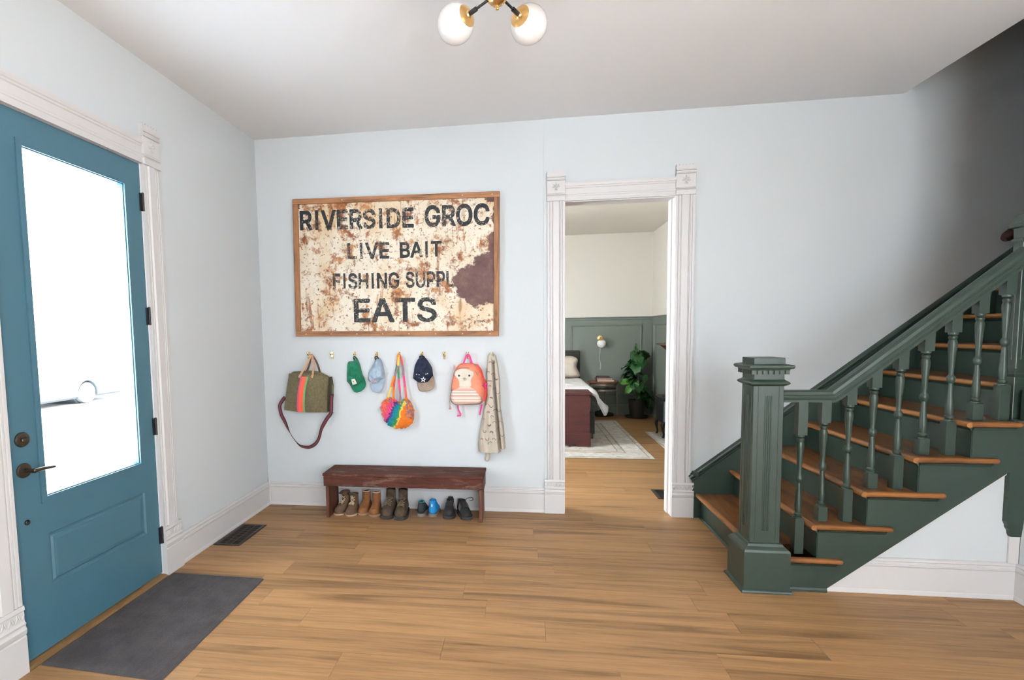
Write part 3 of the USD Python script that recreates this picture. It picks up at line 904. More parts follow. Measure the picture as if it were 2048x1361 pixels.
def sign_paint(name, letter):
    """cream paint on rusted sheet; the black letters of the same sheet are worn through to it"""
    N = {'g': ('geometry', {}), 'm': ('mapping', {}),
         'nA': ('noise_texture', dict(scale=7, detail=10, roughness=.74, distortion=.12)),      # rust islands
         'nB': ('noise_texture', dict(scale=38, detail=6, roughness=.7)),                      # small spots
         'mS': ('mapping', dict(scale=(13, 1, 2.2))), 'nS': ('noise_texture', dict(scale=1, detail=5, roughness=.6)),   # runs
         'nC': ('noise_texture', dict(scale=2.2, detail=3)), 'nD': ('noise_texture', dict(scale=16, detail=6, roughness=.7)),
         'cream': ('rgb_ramp', {'ramp': [(.3, (.66, .59, .45)), (.48, (.74, .69, .58)), (.62, (.62, .47, .29)), (.72, (.72, .62, .46))]}),
         'rA': ('rgb_ramp', {'ramp': [(.515, (0, 0, 0)), (.555, (.55, .55, .55)), (.60, (1, 1, 1))]}),
         'rB': ('rgb_ramp', {'ramp': [(.565, (0, 0, 0)), (.625, (1, 1, 1))]}),
         'rS': ('rgb_ramp', {'ramp': [(.575, (0, 0, 0)), (.66, (1, 1, 1))]}),
         'rust': ('rgb_ramp', {'ramp': [(.3, (.10, .035, .018)), (.47, (.22, .075, .028)), (.62, (.42, .19, .07))]}),
         'mx1': ('mix_color', {}), 'ad': ('math', dict(math_type='add', use_clamp=True)), 'ad2': ('math', dict(math_type='add', use_clamp=True)), 'msk': ('math', dict(math_type='multiply', value2=.8)),
         'p': ('principled_bsdf', dict(roughness=.55, specular_ior_level=.25))}
    L = [('g.position', 'm.vector')] + [('m.vector', n + '.vector') for n in ('nA', 'nB', 'nC', 'nD', 'mS')] + [('mS.vector', 'nS.vector')]
    L += [('nC.fac', 'cream.fac'), ('nA.fac', 'rA.fac'), ('nB.fac', 'rB.fac'), ('nS.fac', 'rS.fac'), ('nD.fac', 'rust.fac'), ('rS.color', 'msk.value1'),
          ('rA.color', 'ad.value1'), ('rB.color', 'ad.value2'), ('ad.value', 'ad2.value1'), ('msk.value', 'ad2.value2'), ('ad2.value', 'mx1.fac'), ('cream.color', 'mx1.a'), ('rust.color', 'mx1.b')]
    base = 'mx1.result'
    # bare dark brown metal: the blotch at the right and along the right edge
    blobs = [(.42, -.02, .62, .145, .13), (.56, -.02, .60, .14, .17), (.65, 0, .60, .16, .14)]
    N['nE'] = ('noise_texture', dict(scale=8, detail=10, roughness=.72))
    N['sub'] = ('vector_math', dict(math_type='subtract', vector2=(.5, .5, .5)))
    N['scl'] = ('vector_math', dict(math_type='scale', scale=.21))
    N['wp'] = ('vector_math', dict(math_type='add'))
    L += [('m.vector', 'nE.vector'), ('nE.color', 'sub.vector1'), ('sub.vector', 'scl.vector1'), ('m.vector', 'wp.vector1'), ('scl.vector', 'wp.vector2')]
    last = None
    for i, (bx, bz, rx, rz) in enumerate([(1.775, 1.835, .145, .135), (1.90, 1.86, .14, .20), (1.81, 1.735, .085, .085), (1.945, 2.11, .045, .14), (1.965, 2.30, .035, .09), (1.955, 2.475, .06, .03), (.36, 2.47, .02, .05)]):
        N[f'v{i}'] = ('vector_math', dict(math_type='subtract', vector2=(bx, -.03, bz)))
        N[f's{i}'] = ('vector_math', dict(math_type='multiply', vector2=(1 / rx, 0, 1 / rz)))
        N[f'l{i}'] = ('vector_math', dict(math_type='length'))
        L += [('wp.vector', f'v{i}.vector1'), (f'v{i}.vector', f's{i}.vector1'), (f's{i}.vector', f'l{i}.vector1')]
        if last is None:
            last = f'l{i}.value'
        else:
            N[f'mn{i}'] = ('math', dict(math_type='minimum'))
            L += [(last, f'mn{i}.value1'), (f'l{i}.value', f'mn{i}.value2')]
            last = f'mn{i}.value'
    N['bm'] = ('map_range', dict(from_min=.96, from_max=1.06, to_min=1, to_max=0, clamp=True))
    N['bare'] = ('rgb_ramp', {'ramp': [(.3, (.075, .036, .034)), (.55, (.125, .066, .060)), (.75, (.21, .125, .085))]})
    N['mx2'] = ('mix_color', {})
    L += [(last, 'bm.value'), ('nD.fac', 'bare.fac'), ('bm.result', 'mx2.fac'), (base, 'mx2.a'), ('bare.color', 'mx2.b')]
    base = 'mx2.result'
    if letter:
        N['nL'] = ('noise_texture', dict(scale=60, detail=6, roughness=.75))
        N['mW'] = ('mapping', dict(scale=(90, 90, 90), rotation=(0, .6, 0)))
        N['nW'] = ('noise_texture', dict(scale=3.0, detail=4, roughness=.6))
        N['sum'] = ('math', dict(math_type='multiply_add', value2=.5))
        N['rL'] = ('rgb_ramp', {'ramp': [(.80, (0, 0, 0)), (.88, (.85, .85, .85))]})
        N['mul'] = ('math', dict(math_type='multiply_add', value2=.6))
        N['cl'] = ('math', dict(math_type='minimum', value2=1.0))
        N['rA2'] = ('rgb_ramp', {'ramp': [(.565, (0, 0, 0)), (.64, (.85, .85, .85))]})
        N['mx3'] = ('mix_color', dict(a=(.016, .018, .020)))
        L += [('m.vector', 'nL.vector'), ('m.vector', 'nW.vector'), ('nW.fac', 'sum.value1'), ('nL.fac', 'sum.value3'), ('sum.value', 'rL.fac'), ('nA.fac', 'rA2.fac'),
              ('rA2.color', 'mul.value1'), ('rL.color', 'mul.value3'), ('mul.value', 'cl.value1'), ('bm.result', 'mxm.value1'), ('cl.value', 'mxm.value2'), ('mxm.value', 'mx3.fac'), (base, 'mx3.b')]
        N['mxm'] = ('math', dict(math_type='maximum'))
        base = 'mx3.result'
    N['b'] = ('bump', dict(strength=.25, distance=.002))
    L += [(base, 'p.base_color'), ('nA.fac', 'b.height'), ('b.normal', 'p.normal')]
    return usdkit.material(stage, '/World/Looks/' + name, N, L, surface='p.BSDF')


M_sheet = sign_paint('sign_sheet_paint', False)
M_letter = sign_paint('sign_letter_paint', True)
sign = Thing('sign', 'large rusted cream metal sign with worn black grocery lettering in a brown wood frame', 'sign', (SC[0], -.03, SC[2]))
fr = .042
sign.put('sheet', sbox(-SW / 2 + .02, SW / 2 - .02, .012, .022, -SH / 2 + .02, SH / 2 - .02), M_sheet)
for args in ((-SW / 2, SW / 2, SH / 2 - fr, SH / 2), (-SW / 2, SW / 2, -SH / 2, -SH / 2 + fr), (-SW / 2, -SW / 2 + fr, -SH / 2 + fr, SH / 2 - fr), (SW / 2 - fr, SW / 2, -SH / 2 + fr, SH / 2 - fr)):
    sign.put('frame_rail', sbox(args[0], args[1], .001, .040, args[2], args[3], .0025), M_frame if args[1] - args[0] > 1 else M_framez)
M_screw = mat('screw_head', (.75, .72, .66), .3, metal=.8)
for q in np.linspace(-SW / 2 + .09, SW / 2 - .07, 8):
    sign.put('screw', lathe([(0, 0), (.005, 0), (.004, .0015), (0, .002)], s2w(q, .040, -SH / 2 + fr * .45), 10, -Y), M_screw, smooth=True)
for q in (-.42, .55, .78):
    sign.put('screw', lathe([(0, 0), (.005, 0), (.004, .0015), (0, .002)], s2w(q, .040, SH / 2 - fr * .5), 10, -Y), M_screw, smooth=True)


FAT = {'RIVERSIDE': .020, 'GROC': .020, 'EATS': .008}


def word(txt, x0, z0, x1, z1, z1b, bold=True, shear=0.0, fat=None):
    """letters stretched to a quadrilateral given in wall coordinates (bottom left, bottom right, top right)"""
    m = meshkit.text_mesh(txt, 1.0, .001, bold=bold)
    fat = FAT.get(txt, .012) if fat is None else fat
    if fat:
        parts_ = sorted(mani(m).project().decompose(), key=lambda c: c.bounds()[0])
        out = []
        for ch, c in zip(txt, parts_):
            if ch == 'I' and len(parts_) == len(txt):      # a plain upright stroke, no serifs
                b = c.bounds()
                mid = (b[0] + b[2]) / 2
                c = m3.CrossSection([[(mid - .085, b[1]), (mid + .085, b[1]), (mid + .085, b[3]), (mid - .085, b[3])]])
            out.append(c.offset(fat, m3.JoinType.Miter))
        cs = m3.CrossSection.batch_boolean(out, m3.OpType.Add)
        m = as_tm(cs.extrude(.001))
    v = np.array(m.vertices)
    mn, mx = v.min(0), v.max(0)
    u = (v[:, 0] - mn[0]) / (mx[0] - mn[0]); w = (v[:, 1] - mn[1]) / (mx[1] - mn[1])
    wx = x0 + (x1 - x0) * u + shear * w
    wz = z0 + (z1 - z0) * u + (z1b - z1) * w
    P = np.stack([wx, -(.0221 + .0009 * (v[:, 2] > mn[2] + 1e-6)), wz], 1)
    return trimesh.Trimesh(P, m.faces[:, ::-1], process=False)


for txt, q in (('RIVERSIDE', (.377, 2.295, 1.323, 2.278, 2.439)), ('GROC', (1.411, 2.278, 1.922, 2.272, 2.442)), ('LIVE', (.772, 2.052, 1.118, 2.044, 2.174)), ('BAIT', (1.205, 2.045, 1.544, 2.045, 2.169)),
               ('FISHING', (.642, 1.812, 1.195, 1.805, 1.935)), ('SUPPL', (1.247, 1.808, 1.636, 1.803, 1.933)), ('EATS', (.811, 1.538, 1.496, 1.533, 1.73))):
    sign.put('lettering', word(txt, *q), M_letter)
sign.put('signature', word('WTMAN', 1.785, 1.519, 1.872, 1.522, 1.541, bold=True, shear=.008, fat=.004), mat('sign_ink', (.02, .02, .02), .6))

# ------------------------------------------------------------------ coat hooks
HK = [(.409, 1.285), (.608, 1.283), (.804, 1.281), (.989, 1.279), (1.176, 1.278), (1.365, 1.276), (1.548, 1.274), (1.736, 1.272), (1.927, 1.270)]
hl = ['brass wall hook holding the olive canvas bag', 'empty brass wall hook between the olive bag and the green cap', 'brass wall hook holding the green cap', 'brass wall hook holding the pale blue cap',
      'brass wall hook holding the rainbow crochet bag', 'brass wall hook holding the navy cap', 'empty brass wall hook between the navy cap and the backpack', 'brass wall hook holding the coral backpack', 'brass wall hook under the hanging cream hoodie']


def make_hook(i):
    x, z = HK[i]
    t = Thing('coat_hook', hl[i], 'hook', (x, 0, z), group='brass coat hooks in a row on the wall')
    t.put('back_plate', cbox(-.0085, .0085, -.004, -.0002, -.040, .018, .002), M_brassp, local=True)
    t.put('hook_arm', tube([(0, -.003, .004), (0, -.022, -.004), (0, -.036, -.004), (0, -.040, .006), (0, -.040, .02)], [.0055, .0048, .0045, .0045, .005], 16, 10, hint=X), M_brassp, smooth=True, local=True)
    t.put('lower_prong', [tube([(0, -.003, -.026), (0, -.018, -.034), (0, -.024, -.028)], [.005, .0045, .0045], 10, 10, hint=X), trimesh.creation.icosphere(2, .0062).apply_translation((0, -.025, -.026))], M_brassp, smooth=True, local=True)
    t.put('screw', lathe([(0, 0), (.003, 0), (.002, .001), (0, .0012)], (0, -.004, .012), 8, -Y), M_brassp, local=True)
    return t


for i in range(9):
    make_hook(i)

# ------------------------------------------------------------------ olive canvas bag
M_olive = mat('olive_canvas', (.100, .082, .040), .95, color2=(.165, .138, .075), vscale=60, bump=.5, bscale=700, bdist=.002, sheen=.1)
M_olived = mat('olive_canvas_gusset', (.045, .038, .022), .95, bump=.4, bscale=700, bdist=.002)
M_pink = mat('stripe_pink', (.55, .08, .19), .9, bump=.3, bscale=800)
M_orange = mat('stripe_orange', (.80, .10, .05), .9, bump=.3, bscale=800)
M_stgreen = mat('stripe_green', (.20, .33, .14), .9, bump=.3, bscale=800)
M_tan = mat('tan_leather', (.47, .265, .15), .55, var=.1, vscale=40)
M_brownl = mat('brown_leather', (.115, .045, .028), .5)
bag = Thing('canvas_bag', 'olive canvas shoulder bag with pink, orange and green stripe hanging from the first hook', 'bag', (.41, -.07, .81))
fl = np.array([(.256, 1.128), (.226, .962), (.205, .830)]); fr_ = np.array([(.603, 1.092), (.585, .98), (.578, .812)])


def bag_front(u, v, off=0.0):
    """u left-right, v bottom-top"""
    zl = np.interp(v, [0, .45, 1], [.828, .962, 1.130]); xl = np.interp(v, [0, .45, 1], [.203, .226, .257])
    zr = np.interp(v, [0, .55, 1], [.811, .985, 1.094]); xr = np.interp(v, [0, .55, 1], [.578, .584, .603])
    x = xl + (xr - xl) * u
    z = zl + (zr - zl) * u - .010 * np.sin(u * PI) * (1 - v) + .020 * np.sin(u * PI) * v ** 2
    b = np.sin(np.clip(u, 0, 1) * PI) ** .5 * np.sin(np.clip(v * .86 + .05, 0, 1) * PI) ** .6
    wr = meshkit.fbm(np.stack([x * 11, z * 7, np.full_like(x, 2.2)], -1), 3, 3) - .5
    y = -.075 - .05 * b - .012 * wr * b - off
    return np.stack([x, y, z], -1)


bag.put('front_panel', sheet(lambda u, v: bag_front(u, v), 50, 40, .004), M_olive, smooth=50)
zt_ = [(.256, 1.130), (.30, 1.143), (.39, 1.15), (.49, 1.142), (.55, 1.118), (.59, 1.095), (.616, 1.052), (.620, .985), (.611, .90), (.590, .812), (.46, .806), (.30, .814), (.204, .83), (.206, .90), (.226, .962)]
bag.put('back_panel', pillow(spline_outline(zt_, 90), .035, .012, y0=-.026, back=.4, rough=.012, seed=4), M_olive, smooth=60)
gu = lambda u, v: np.stack([np.interp(v, [0, .5, 1], [.579, .586, .604]) + (np.interp(v, [0, .5, .8, 1], [.590, .617, .620, .612]) - np.interp(v, [0, .5, 1], [.579, .586, .604])) * u - .012 * np.sin(u * PI), -.078 + .05 * u, .812 + (1.09 - .812) * v + .012 * u * (v - .2)], -1)
bag.put('side_gusset', sheet(gu, 12, 24, .003), M_olived, smooth=50)
for nm, u0, u1, mm, lb in (('stripe', .335, .375, M_pink, 'pink stripe'), ('stripe', .375, .475, M_orange, 'orange stripe'), ('stripe', .475, .525, M_stgreen, 'green stripe')):
    bag.put(nm, sheet(lambda u, v: bag_front(u - .015 * np.cos(v * 3), v, .0018), 8, 30, .0012, u=(u0, u1), v=(0.0, .915)), mm, smooth=50, label=lb)
bag.put('handle', [ribbon([(.367, -.127, 1.10), (.392, -.112, 1.15), (.420, -.07, 1.215), (.445, -.042, 1.277), (.468, -.06, 1.215), (.480, -.105, 1.155), (.475, -.124, 1.10)], [.018, .017, .015, .013, .015, .018, .020], .004, 40)], M_tan, smooth=40, label='tan leather carry handle')
bag.put('handle', [ribbon([(.392, -.030, 1.14), (.424, -.034, 1.21), (.442, -.036, 1.281), (.487, -.034, 1.21), (.506, -.030, 1.135)], [.016, .015, .012, .015, .016], .004, 36)], M_brownl, smooth=40, label='dark brown rear carry handle')
bag.put('rivet', [lathe([(0, 0), (.004, 0), (.003, .002), (0, .0025)], (.476, -.127, z_), 10, -Y) for z_ in (1.112, 1.127)], M_bronze, smooth=True)
M_st1 = mat('strap_maroon', (.20, .035, .05), .9, bump=.3, bscale=700)
M_st2 = mat('strap_dark', (.035, .022, .026), .9)
sp = [(.205, -.05, .93), (.182, -.06, .90), (.160, -.065, .855), (.165, -.06, .80), (.194, -.052, .724), (.229, -.048, .638), (.284, -.045, .551), (.33, -.045, .514), (.385, -.045, .506), (.443, -.048, .529), (.484, -.05, .579), (.514, -.055, .665), (.566, -.06, .752), (.605, -.064, .805), (.611, -.066, .87), (.611, -.05, .947)]
tw = [0, .3, .2, .1, .5, 1.15, 1.2, .8, .4, .5, 1.1, 1.2, .6, .1, 0, 0, 0]
sstrap = bag.put('shoulder_strap', ribbon(sp, .030, .0025, 90, twist=tw), M_st2, smooth=40, label='dark webbing shoulder strap')
sp2 = np.array(smooth_path(sp, 90))
bag.put('strap_band', [ribbon(sp, .013, .0042, 90, twist=tw)], M_st1, smooth=40, parent=sstrap, label='maroon band along the strap')
bag.put('strap_buckle', [tube([(.592, -.064, .808), (.625, -.064, .802)], .004, None, 8), tube([(.598, -.062, .95), (.628, -.05, .95)], .0035, None, 8)], M_black, smooth=True)

# ------------------------------------------------------------------ caps
def front_of(m, x, z, r=.012):
    v = np.array(m.vertices)
    s = (v[:, 0] - x) ** 2 + (v[:, 2] - z) ** 2 < r * r
    return float(v[s, 1].min())


def cap(name, label, outline, boundary, x0, mats, seed, brim_mat, depth=.062, extra=None):
    c = np.array(outline)
    cx = c[:, 0].mean()
    t = Thing(name, label, 'cap', (cx, -.02, c[:, 1].min()), group='caps hanging on the hooks')
    ring = spline_outline(outline, 140)
    poly = sg.Polygon(ring).buffer(0)
    bd = np.array(smooth_path([(p[0], 0, p[1]) for p in boundary], 30))[:, [0, 2]]
    ext = np.vstack([[bd[0, 0] - .03, bd[0, 1] + .004], bd, [bd[-1, 0] + .03, bd[-1, 1] + .004]])
    upper = sg.Polygon(np.vstack([ext, [ext[-1, 0] + .2, ext[-1, 1] + .5], [ext[0, 0] - .2, ext[0, 1] + .5]])).buffer(0)
    crown = poly.intersection(upper)
    low = poly.difference(sg.Polygon(np.vstack([ext + [0, .014], [ext[-1, 0] + .2, ext[-1, 1] + .5], [ext[0, 0] - .2, ext[0, 1] + .5]])).buffer(0))
    pick = lambda g: max(getattr(g, 'geoms', [g]), key=lambda q: q.area)
    crown, low = pick(crown), pick(low)
    cr = pillow(crown.exterior.coords[:-1], depth, .0045, R=.045, y0=-.012, back=.12, rough=.034, nscale=22, seed=seed)
    t.put('crown', cr, mats, smooth=55)
    zb = np.mean(bd[:, 1])
    bc = lambda x, z: -.022 - .018 * np.clip((zb + .02 - z) / .1, 0, 1) + 3.2 * (x - cx) ** 2
    t.put('brim', pillow(low.exterior.coords[:-1], .0045, .005, R=.006, back=.6, y0=-.008, curve=bc), brim_mat, smooth=50)
    # stitched seam along the crown's lower edge and a button-less centre seam
    t.put('seam', tube([(p[0], -.012 - .022 - .012 * math.sin(PI * k / 29), p[1] + .003) for k, p in enumerate(bd)], .0022, None, 6), mats, smooth=True)
    return t, cx, cr


M_capg = mat('cap_green', (.004, .150, .075), .95, var=.25, vscale=30, bump=.4, bscale=600, bdist=.002, sheen=.1)
M_capb = mat('cap_pale_blue', (.32, .41, .50), .95, var=.1, vscale=30, bump=.4, bscale=600, bdist=.002)
M_capn = mat('cap_navy', (.008, .013, .034), .95, var=.3, vscale=30, bump=.4, bscale=600, bdist=.002)
M_capt = mat('cap_brim_taupe', (.30, .23, .18), .95, var=.15, vscale=40, bump=.4, bscale=600, bdist=.002)
M_patch = mat('cap_patch', (.68, .66, .60), .9)
M_plum = mat('embroidery_plum', (.22, .05, .12), .9)
M_white = mat('white_thread', (.72, .72, .72), .9)
g_out = [(.756, 1.223), (.793, 1.226), (.824, 1.239), (.839, 1.221), (.853, 1.176), (.867, 1.116), (.882, 1.08), (.894, 1.035), (.889, 1.01), (.866, .983), (.823, .968), (.795, .98), (.765, 1.023), (.740, 1.062), (.737, 1.128), (.742, 1.194)]
cg, cx_, bd_ = cap('cap', 'green corduroy child cap with a white front patch hanging brim down from a hook', g_out, [(.738, 1.062), (.759, 1.040), (.79, 1.022), (.821, 1.022), (.845, 1.041), (.866, 1.069), (.884, 1.08)], 0, M_capg, 5, M_capg)
cg.put('patch', pillow([(.786, 1.078), (.818, 1.083), (.836, 1.044), (.798, 1.032)], .003, .004, R=.003, y0=front_of(bd_, .81, 1.06) - .0005), M_patch, smooth=50, label='small white patch')
cg.put('patch_print', [tube([(.802, front_of(bd_, .81, 1.06) - .004, 1.066), (.809, front_of(bd_, .81, 1.06) - .004, 1.062), (.813, front_of(bd_, .81, 1.06) - .004, 1.057)], .0022, 6, 6)], M_plum)
cg.put('strap', ribbon([(.805, -.018, 1.232), (.800, -.03, 1.252), (.808, -.032, 1.262), (.822, -.028, 1.25), (.826, -.018, 1.238)], .012, .002, 20), mat('cap_strap_green', (.004, .045, .03), .9), smooth=40)
b_out = [(.988, 1.240), (1.020, 1.243), (1.041, 1.192), (1.053, 1.139), (1.057, 1.091), (1.054, 1.049), (1.045, 1.007), (1.023, .977), (.986, .968), (.953, .983), (.938, 1.022), (.930, 1.052), (.918, 1.07), (.918, 1.112), (.930, 1.151), (.959, 1.193)]
cb_, cx_, bd_ = cap('cap', 'pale blue denim cap with small pink lettering hanging brim down from a hook', b_out, [(.916, 1.068), (.933, 1.052), (.966, 1.036), (.997, 1.040), (1.023, 1.066), (1.058, 1.082)], 0, M_capb, 8, M_capb)
cb_.put('strap', ribbon([(.985, -.016, 1.232), (.980, -.03, 1.252), (.990, -.032, 1.262), (1.004, -.028, 1.252), (1.008, -.016, 1.238)], .010, .002, 20), mat('cap_strap_dark', (.02, .02, .025), .8), smooth=40)
lt = meshkit.text_mesh('30A', .022, .002, bold=True)
lt.apply_transform(np.array([[1, 0, 0, .944], [0, 0, -1, front_of(bd_, .965, 1.062, .02)], [0, 1, 0, 1.052], [0, 0, 0, 1]]))
cb_.put('lettering', lt, mat('cap_lettering', (.62, .40, .45), .9), label='pale pink lettering')
n_out = [(1.351, 1.252), (1.383, 1.252), (1.407, 1.231), (1.428, 1.199), (1.446, 1.165), (1.452, 1.122), (1.455, 1.106), (1.467, 1.059), (1.464, 1.021), (1.451, .995), (1.413, .979), (1.375, .974), (1.351, .979), (1.332, 1.006), (1.320, 1.055), (1.296, 1.083), (1.297, 1.128), (1.305, 1.176), (1.326, 1.224)]
cn, cx_, bd_ = cap('cap', 'navy cap with a white star and taupe brim hanging brim down from a hook', n_out, [(1.293, 1.084), (1.317, 1.063), (1.355, 1.047), (1.387, 1.046), (1.417, 1.056), (1.439, 1.082), (1.457, 1.106)], 0, M_capn, 12, M_capt)


def star(cx, cz, r, rot=0.0, inner=.42):
    return [(cx + (r if k % 2 == 0 else r * inner) * math.sin(rot + k * PI / 5), cz + (r if k % 2 == 0 else r * inner) * math.cos(rot + k * PI / 5)) for k in range(10)]


st = cn.put('star_emblem', extr(sg.Polygon(star(1.386, 1.076, .024, .1)).difference(sg.Polygon(star(1.386, 1.076, .010, .1))), (0, front_of(bd_, 1.386, 1.076, .02) + .001, 0), X, Z, -Y, .004), M_white, label='white embroidered star')
cn.put('small_star', [extr(sg.Polygon(star(x_, z_, .006, .4)), (0, front_of(bd_, x_, z_, .007) + .0005, 0), X, Z, -Y, .0025) for x_, z_ in ((1.331, 1.117), (1.352, 1.114), (1.408, 1.119), (1.420, 1.124))], M_white, label='tiny white stars')
cn.put('strap', ribbon([(1.352, -.014, 1.235), (1.350, -.028, 1.255), (1.366, -.034, 1.262), (1.384, -.028, 1.256), (1.388, -.014, 1.236)], .012, .002, 20), M_capn, smooth=40)

# ------------------------------------------------------------------ rainbow crochet bag
cro = Thing('crochet_bag', 'rainbow crochet drawstring bag of overlapping scales hanging on long knotted straps', 'bag', (1.16, -.06, .67))
c_out = [(1.06, .912), (1.112, .925), (1.150, .900), (1.186, .890), (1.222, .916), (1.252, .908), (1.281, .863), (1.294, .792), (1.283, .726), (1.246, .690), (1.194, .676), (1.153, .669), (1.106, .689), (1.061, .724), (1.036, .78), (1.022, .847), (1.034, .895)]
CC = {'coral': (.62, .10, .075), 'pink': (.62, .06, .17), 'purple': (.085, .03, .19), 'teal': (.0, .19, .24), 'green': (.03, .22, .08), 'yellow': (.64, .45, .08), 'orange': (.64, .155, .012), 'mauve': (.26, .15, .19)}
MC = {k: mat('yarn_' + k, v, .95, var=.18, vscale=90, bump=.5, bscale=500, bdist=.002) for k, v in CC.items()}
ring = spline_outline(c_out, 130)
body = pillow(ring, .075, .008, y0=-.02, back=.15, rough=.01, seed=9)
cro.put('body', body, MC['orange'], smooth=60)
poly = sg.Polygon(ring).buffer(-.004)
bands = [(-1, .13, 'coral'), (.13, .27, 'pink'), (.27, .36, 'purple'), (.36, .50, 'teal'), (.50, .58, 'green'), (.58, .64, 'yellow'), (.64, 2, 'orange')]
disc = []
for q in range(0, 20):
    for r_ in range(0, 22):
        # scales march in rows along arcs around the right lobe
        ang = math.radians(95 + r_ * 10 + (q % 2) * 5)
        rad = .02 + q * .0135
        x_, z_ = 1.235 + rad * math.cos(ang) * 1.0, .79 + rad * math.sin(ang) * 1.0
        if poly.contains(sg.Point(x_, z_)):
            disc.append((x_, z_, ang, q))
    if q < 7:
        for r_ in range(24, 36):
            ang = math.radians(95 + r_ * 10 + (q % 2) * 5)
            rad = .02 + q * .0135
            x_, z_ = 1.235 + rad * math.cos(ang), .79 + rad * math.sin(ang)
            if poly.contains(sg.Point(x_, z_)):
                disc.append((x_, z_, ang, q))
from collections import defaultdict
sc = defaultdict(list)
Rmax = sg.Polygon(ring).exterior
for x_, z_, ang, q in disc:
    d_ = Rmax.distance(sg.Point(x_, z_))
    k_ = min(1, d_ / .105)
    yy = -.02 - .075 * math.sqrt(max(0, 1 - (1 - k_) ** 2)) - .002
    u_ = (1.29 - x_ + .45 * (z_ - .79)) / .26        # 0 at the right edge, 1 at the left
    u_ = 1 - u_
    for lo, hi, nm in bands:
        if lo <= u_ < hi:
            if nm == 'orange' and z_ > .76 and x_ > 1.235 and rng.random() < .55:
                nm = 'mauve'
            if nm == 'coral' and z_ > .86 and rng.random() < .4:
                nm = 'mauve'
            e = trimesh.creation.icosphere(1, 1).apply_scale([.0165, .0075, .0115])
            e.apply_transform(trimesh.transformations.rotation_matrix(-ang + .4, [0, 1, 0]))
            e.apply_transform(trimesh.transformations.rotation_matrix(.35, [math.sin(ang), 0, math.cos(ang)]))
            sc[nm].append(e.apply_translation((x_, yy, z_)))
for nm, ms in sc.items():
    cro.put('crochet_scales', ms, MC[nm], smooth=True, label=nm + ' crochet scales', kind='stuff')


def yarn_strap(pts, mats, w=.016):
    P = smooth_path(pts, 60)
    n = len(mats)
    for k, mm in enumerate(mats):
        a_, b_ = int(k * 59 / n), int((k + 1) * 59 / n) + 1
        seg_ = P[a_:b_ + 0]
        cro.put('strap', ribbon(seg_, w, .005), MC[mm], smooth=40, label=mm + ' knitted strap length')


yarn_strap([(1.178, -.042, 1.276), (1.160, -.03, 1.18), (1.140, -.03, 1.08), (1.128, -.04, .925)], ['coral', 'green', 'coral', 'orange'])
yarn_strap([(1.182, -.045, 1.272), (1.177, -.055, 1.19), (1.135, -.055, 1.075), (1.088, -.055, .925)], ['yellow', 'mauve', 'orange', 'yellow'])
yarn_strap([(1.174, -.047, 1.270), (1.176, -.050, 1.165), (1.186, -.052, .985), (1.194, -.06, .885)], ['orange', 'green', 'pink', 'mauve'])
yarn_strap([(1.186, -.042, 1.274), (1.203, -.03, 1.22), (1.217, -.03, 1.09), (1.236, -.045, .925)], ['coral', 'mauve', 'pink', 'coral'])
cro.put('drawstring_knots', [trimesh.creation.icosphere(2, .013).apply_translation(p) for p in ((1.088, -.058, .915), (1.128, -.045, .918), (1.194, -.066, .876), (1.236, -.05, .917))], MC['orange'], smooth=True)
# ------------------------------------------------------------------ coral backpack
M_coral = mat('pack_coral', (.80, .24, .14), .85, var=.12, vscale=40, bump=.4, bscale=800)
M_face = mat('pack_face_cream', (.66, .60, .50), .95, color2=(.74, .69, .60), vscale=120, bump=.8, bscale=900, bdist=.002)
M_magenta = mat('pack_magenta', (.66, .03, .20), .75, bump=.3, bscale=600)
M_pipe = mat('pack_grey_piping', (.23, .18, .16), .8)
M_ink = mat('pack_black', (.01, .01, .01), .4)
M_gold = mat('pack_gold_thread', (.40, .29, .12), .7)
zz = [.865, .885, .893, .905, .918, .925, .940, .948, .958, .968, .978, .990, 1.0, 1.012, 1.025, 1.04]
cols = [(.62, .52, .38), (.70, .62, .50), (.60, .36, .30), (.74, .66, .55), (.56, .30, .26), (.72, .64, .56), (.60, .36, .31), (.45, .33, .28), (.75, .68, .58), (.52, .36, .34), (.72, .63, .55), (.56, .30, .25), (.72, .42, .36), (.70, .6, .5), (.58, .34, .30), (.62, .5, .45)]
M_strip = usdkit.material(stage, '/World/Looks/pack_stripes', {
    'g': ('geometry', {}), 's': ('separate_xyz', {}), 'mr': ('map_range', dict(from_min=.865, from_max=1.04, to_min=0, to_max=1)),
    'r': ('rgb_ramp', {'ramp': [((z_ - .865) / .175, c_) for z_, c_ in zip(zz, cols)], 'interpolate': False}), 'n': ('noise_texture', dict(scale=250, detail=3)), 'b': ('bump', dict(strength=.4, distance=.001)),
    'p': ('principled_bsdf', dict(roughness=.9))},
    [('g.position', 's.vector'), ('s.z', 'mr.value'), ('mr.result', 'r.fac'), ('r.color', 'p.base_color'), ('g.position', 'n.vector'), ('n.fac', 'b.height'), ('b.normal', 'p.normal')], surface='p.BSDF')
pack = Thing('backpack', 'coral child backpack with a cream animal face and a striped front pocket', 'backpack', (1.735, -.07, .865))
p_out = [(1.676, 1.196), (1.737, 1.203), (1.782, 1.199), (1.814, 1.181), (1.842, 1.118), (1.861, 1.057), (1.871, .984), (1.864, .923), (1.845, .880), (1.765, .866), (1.640, .869), (1.604, .89), (1.596, .935), (1.603, .984), (1.600, 1.017), (1.611, 1.082), (1.63, 1.14), (1.652, 1.176)]
pack.put('body', pillow(spline_outline(p_out, 120), .095, .009, R=.055, y0=-.02, back=.12, rough=.012, seed=11), M_coral, smooth=60)
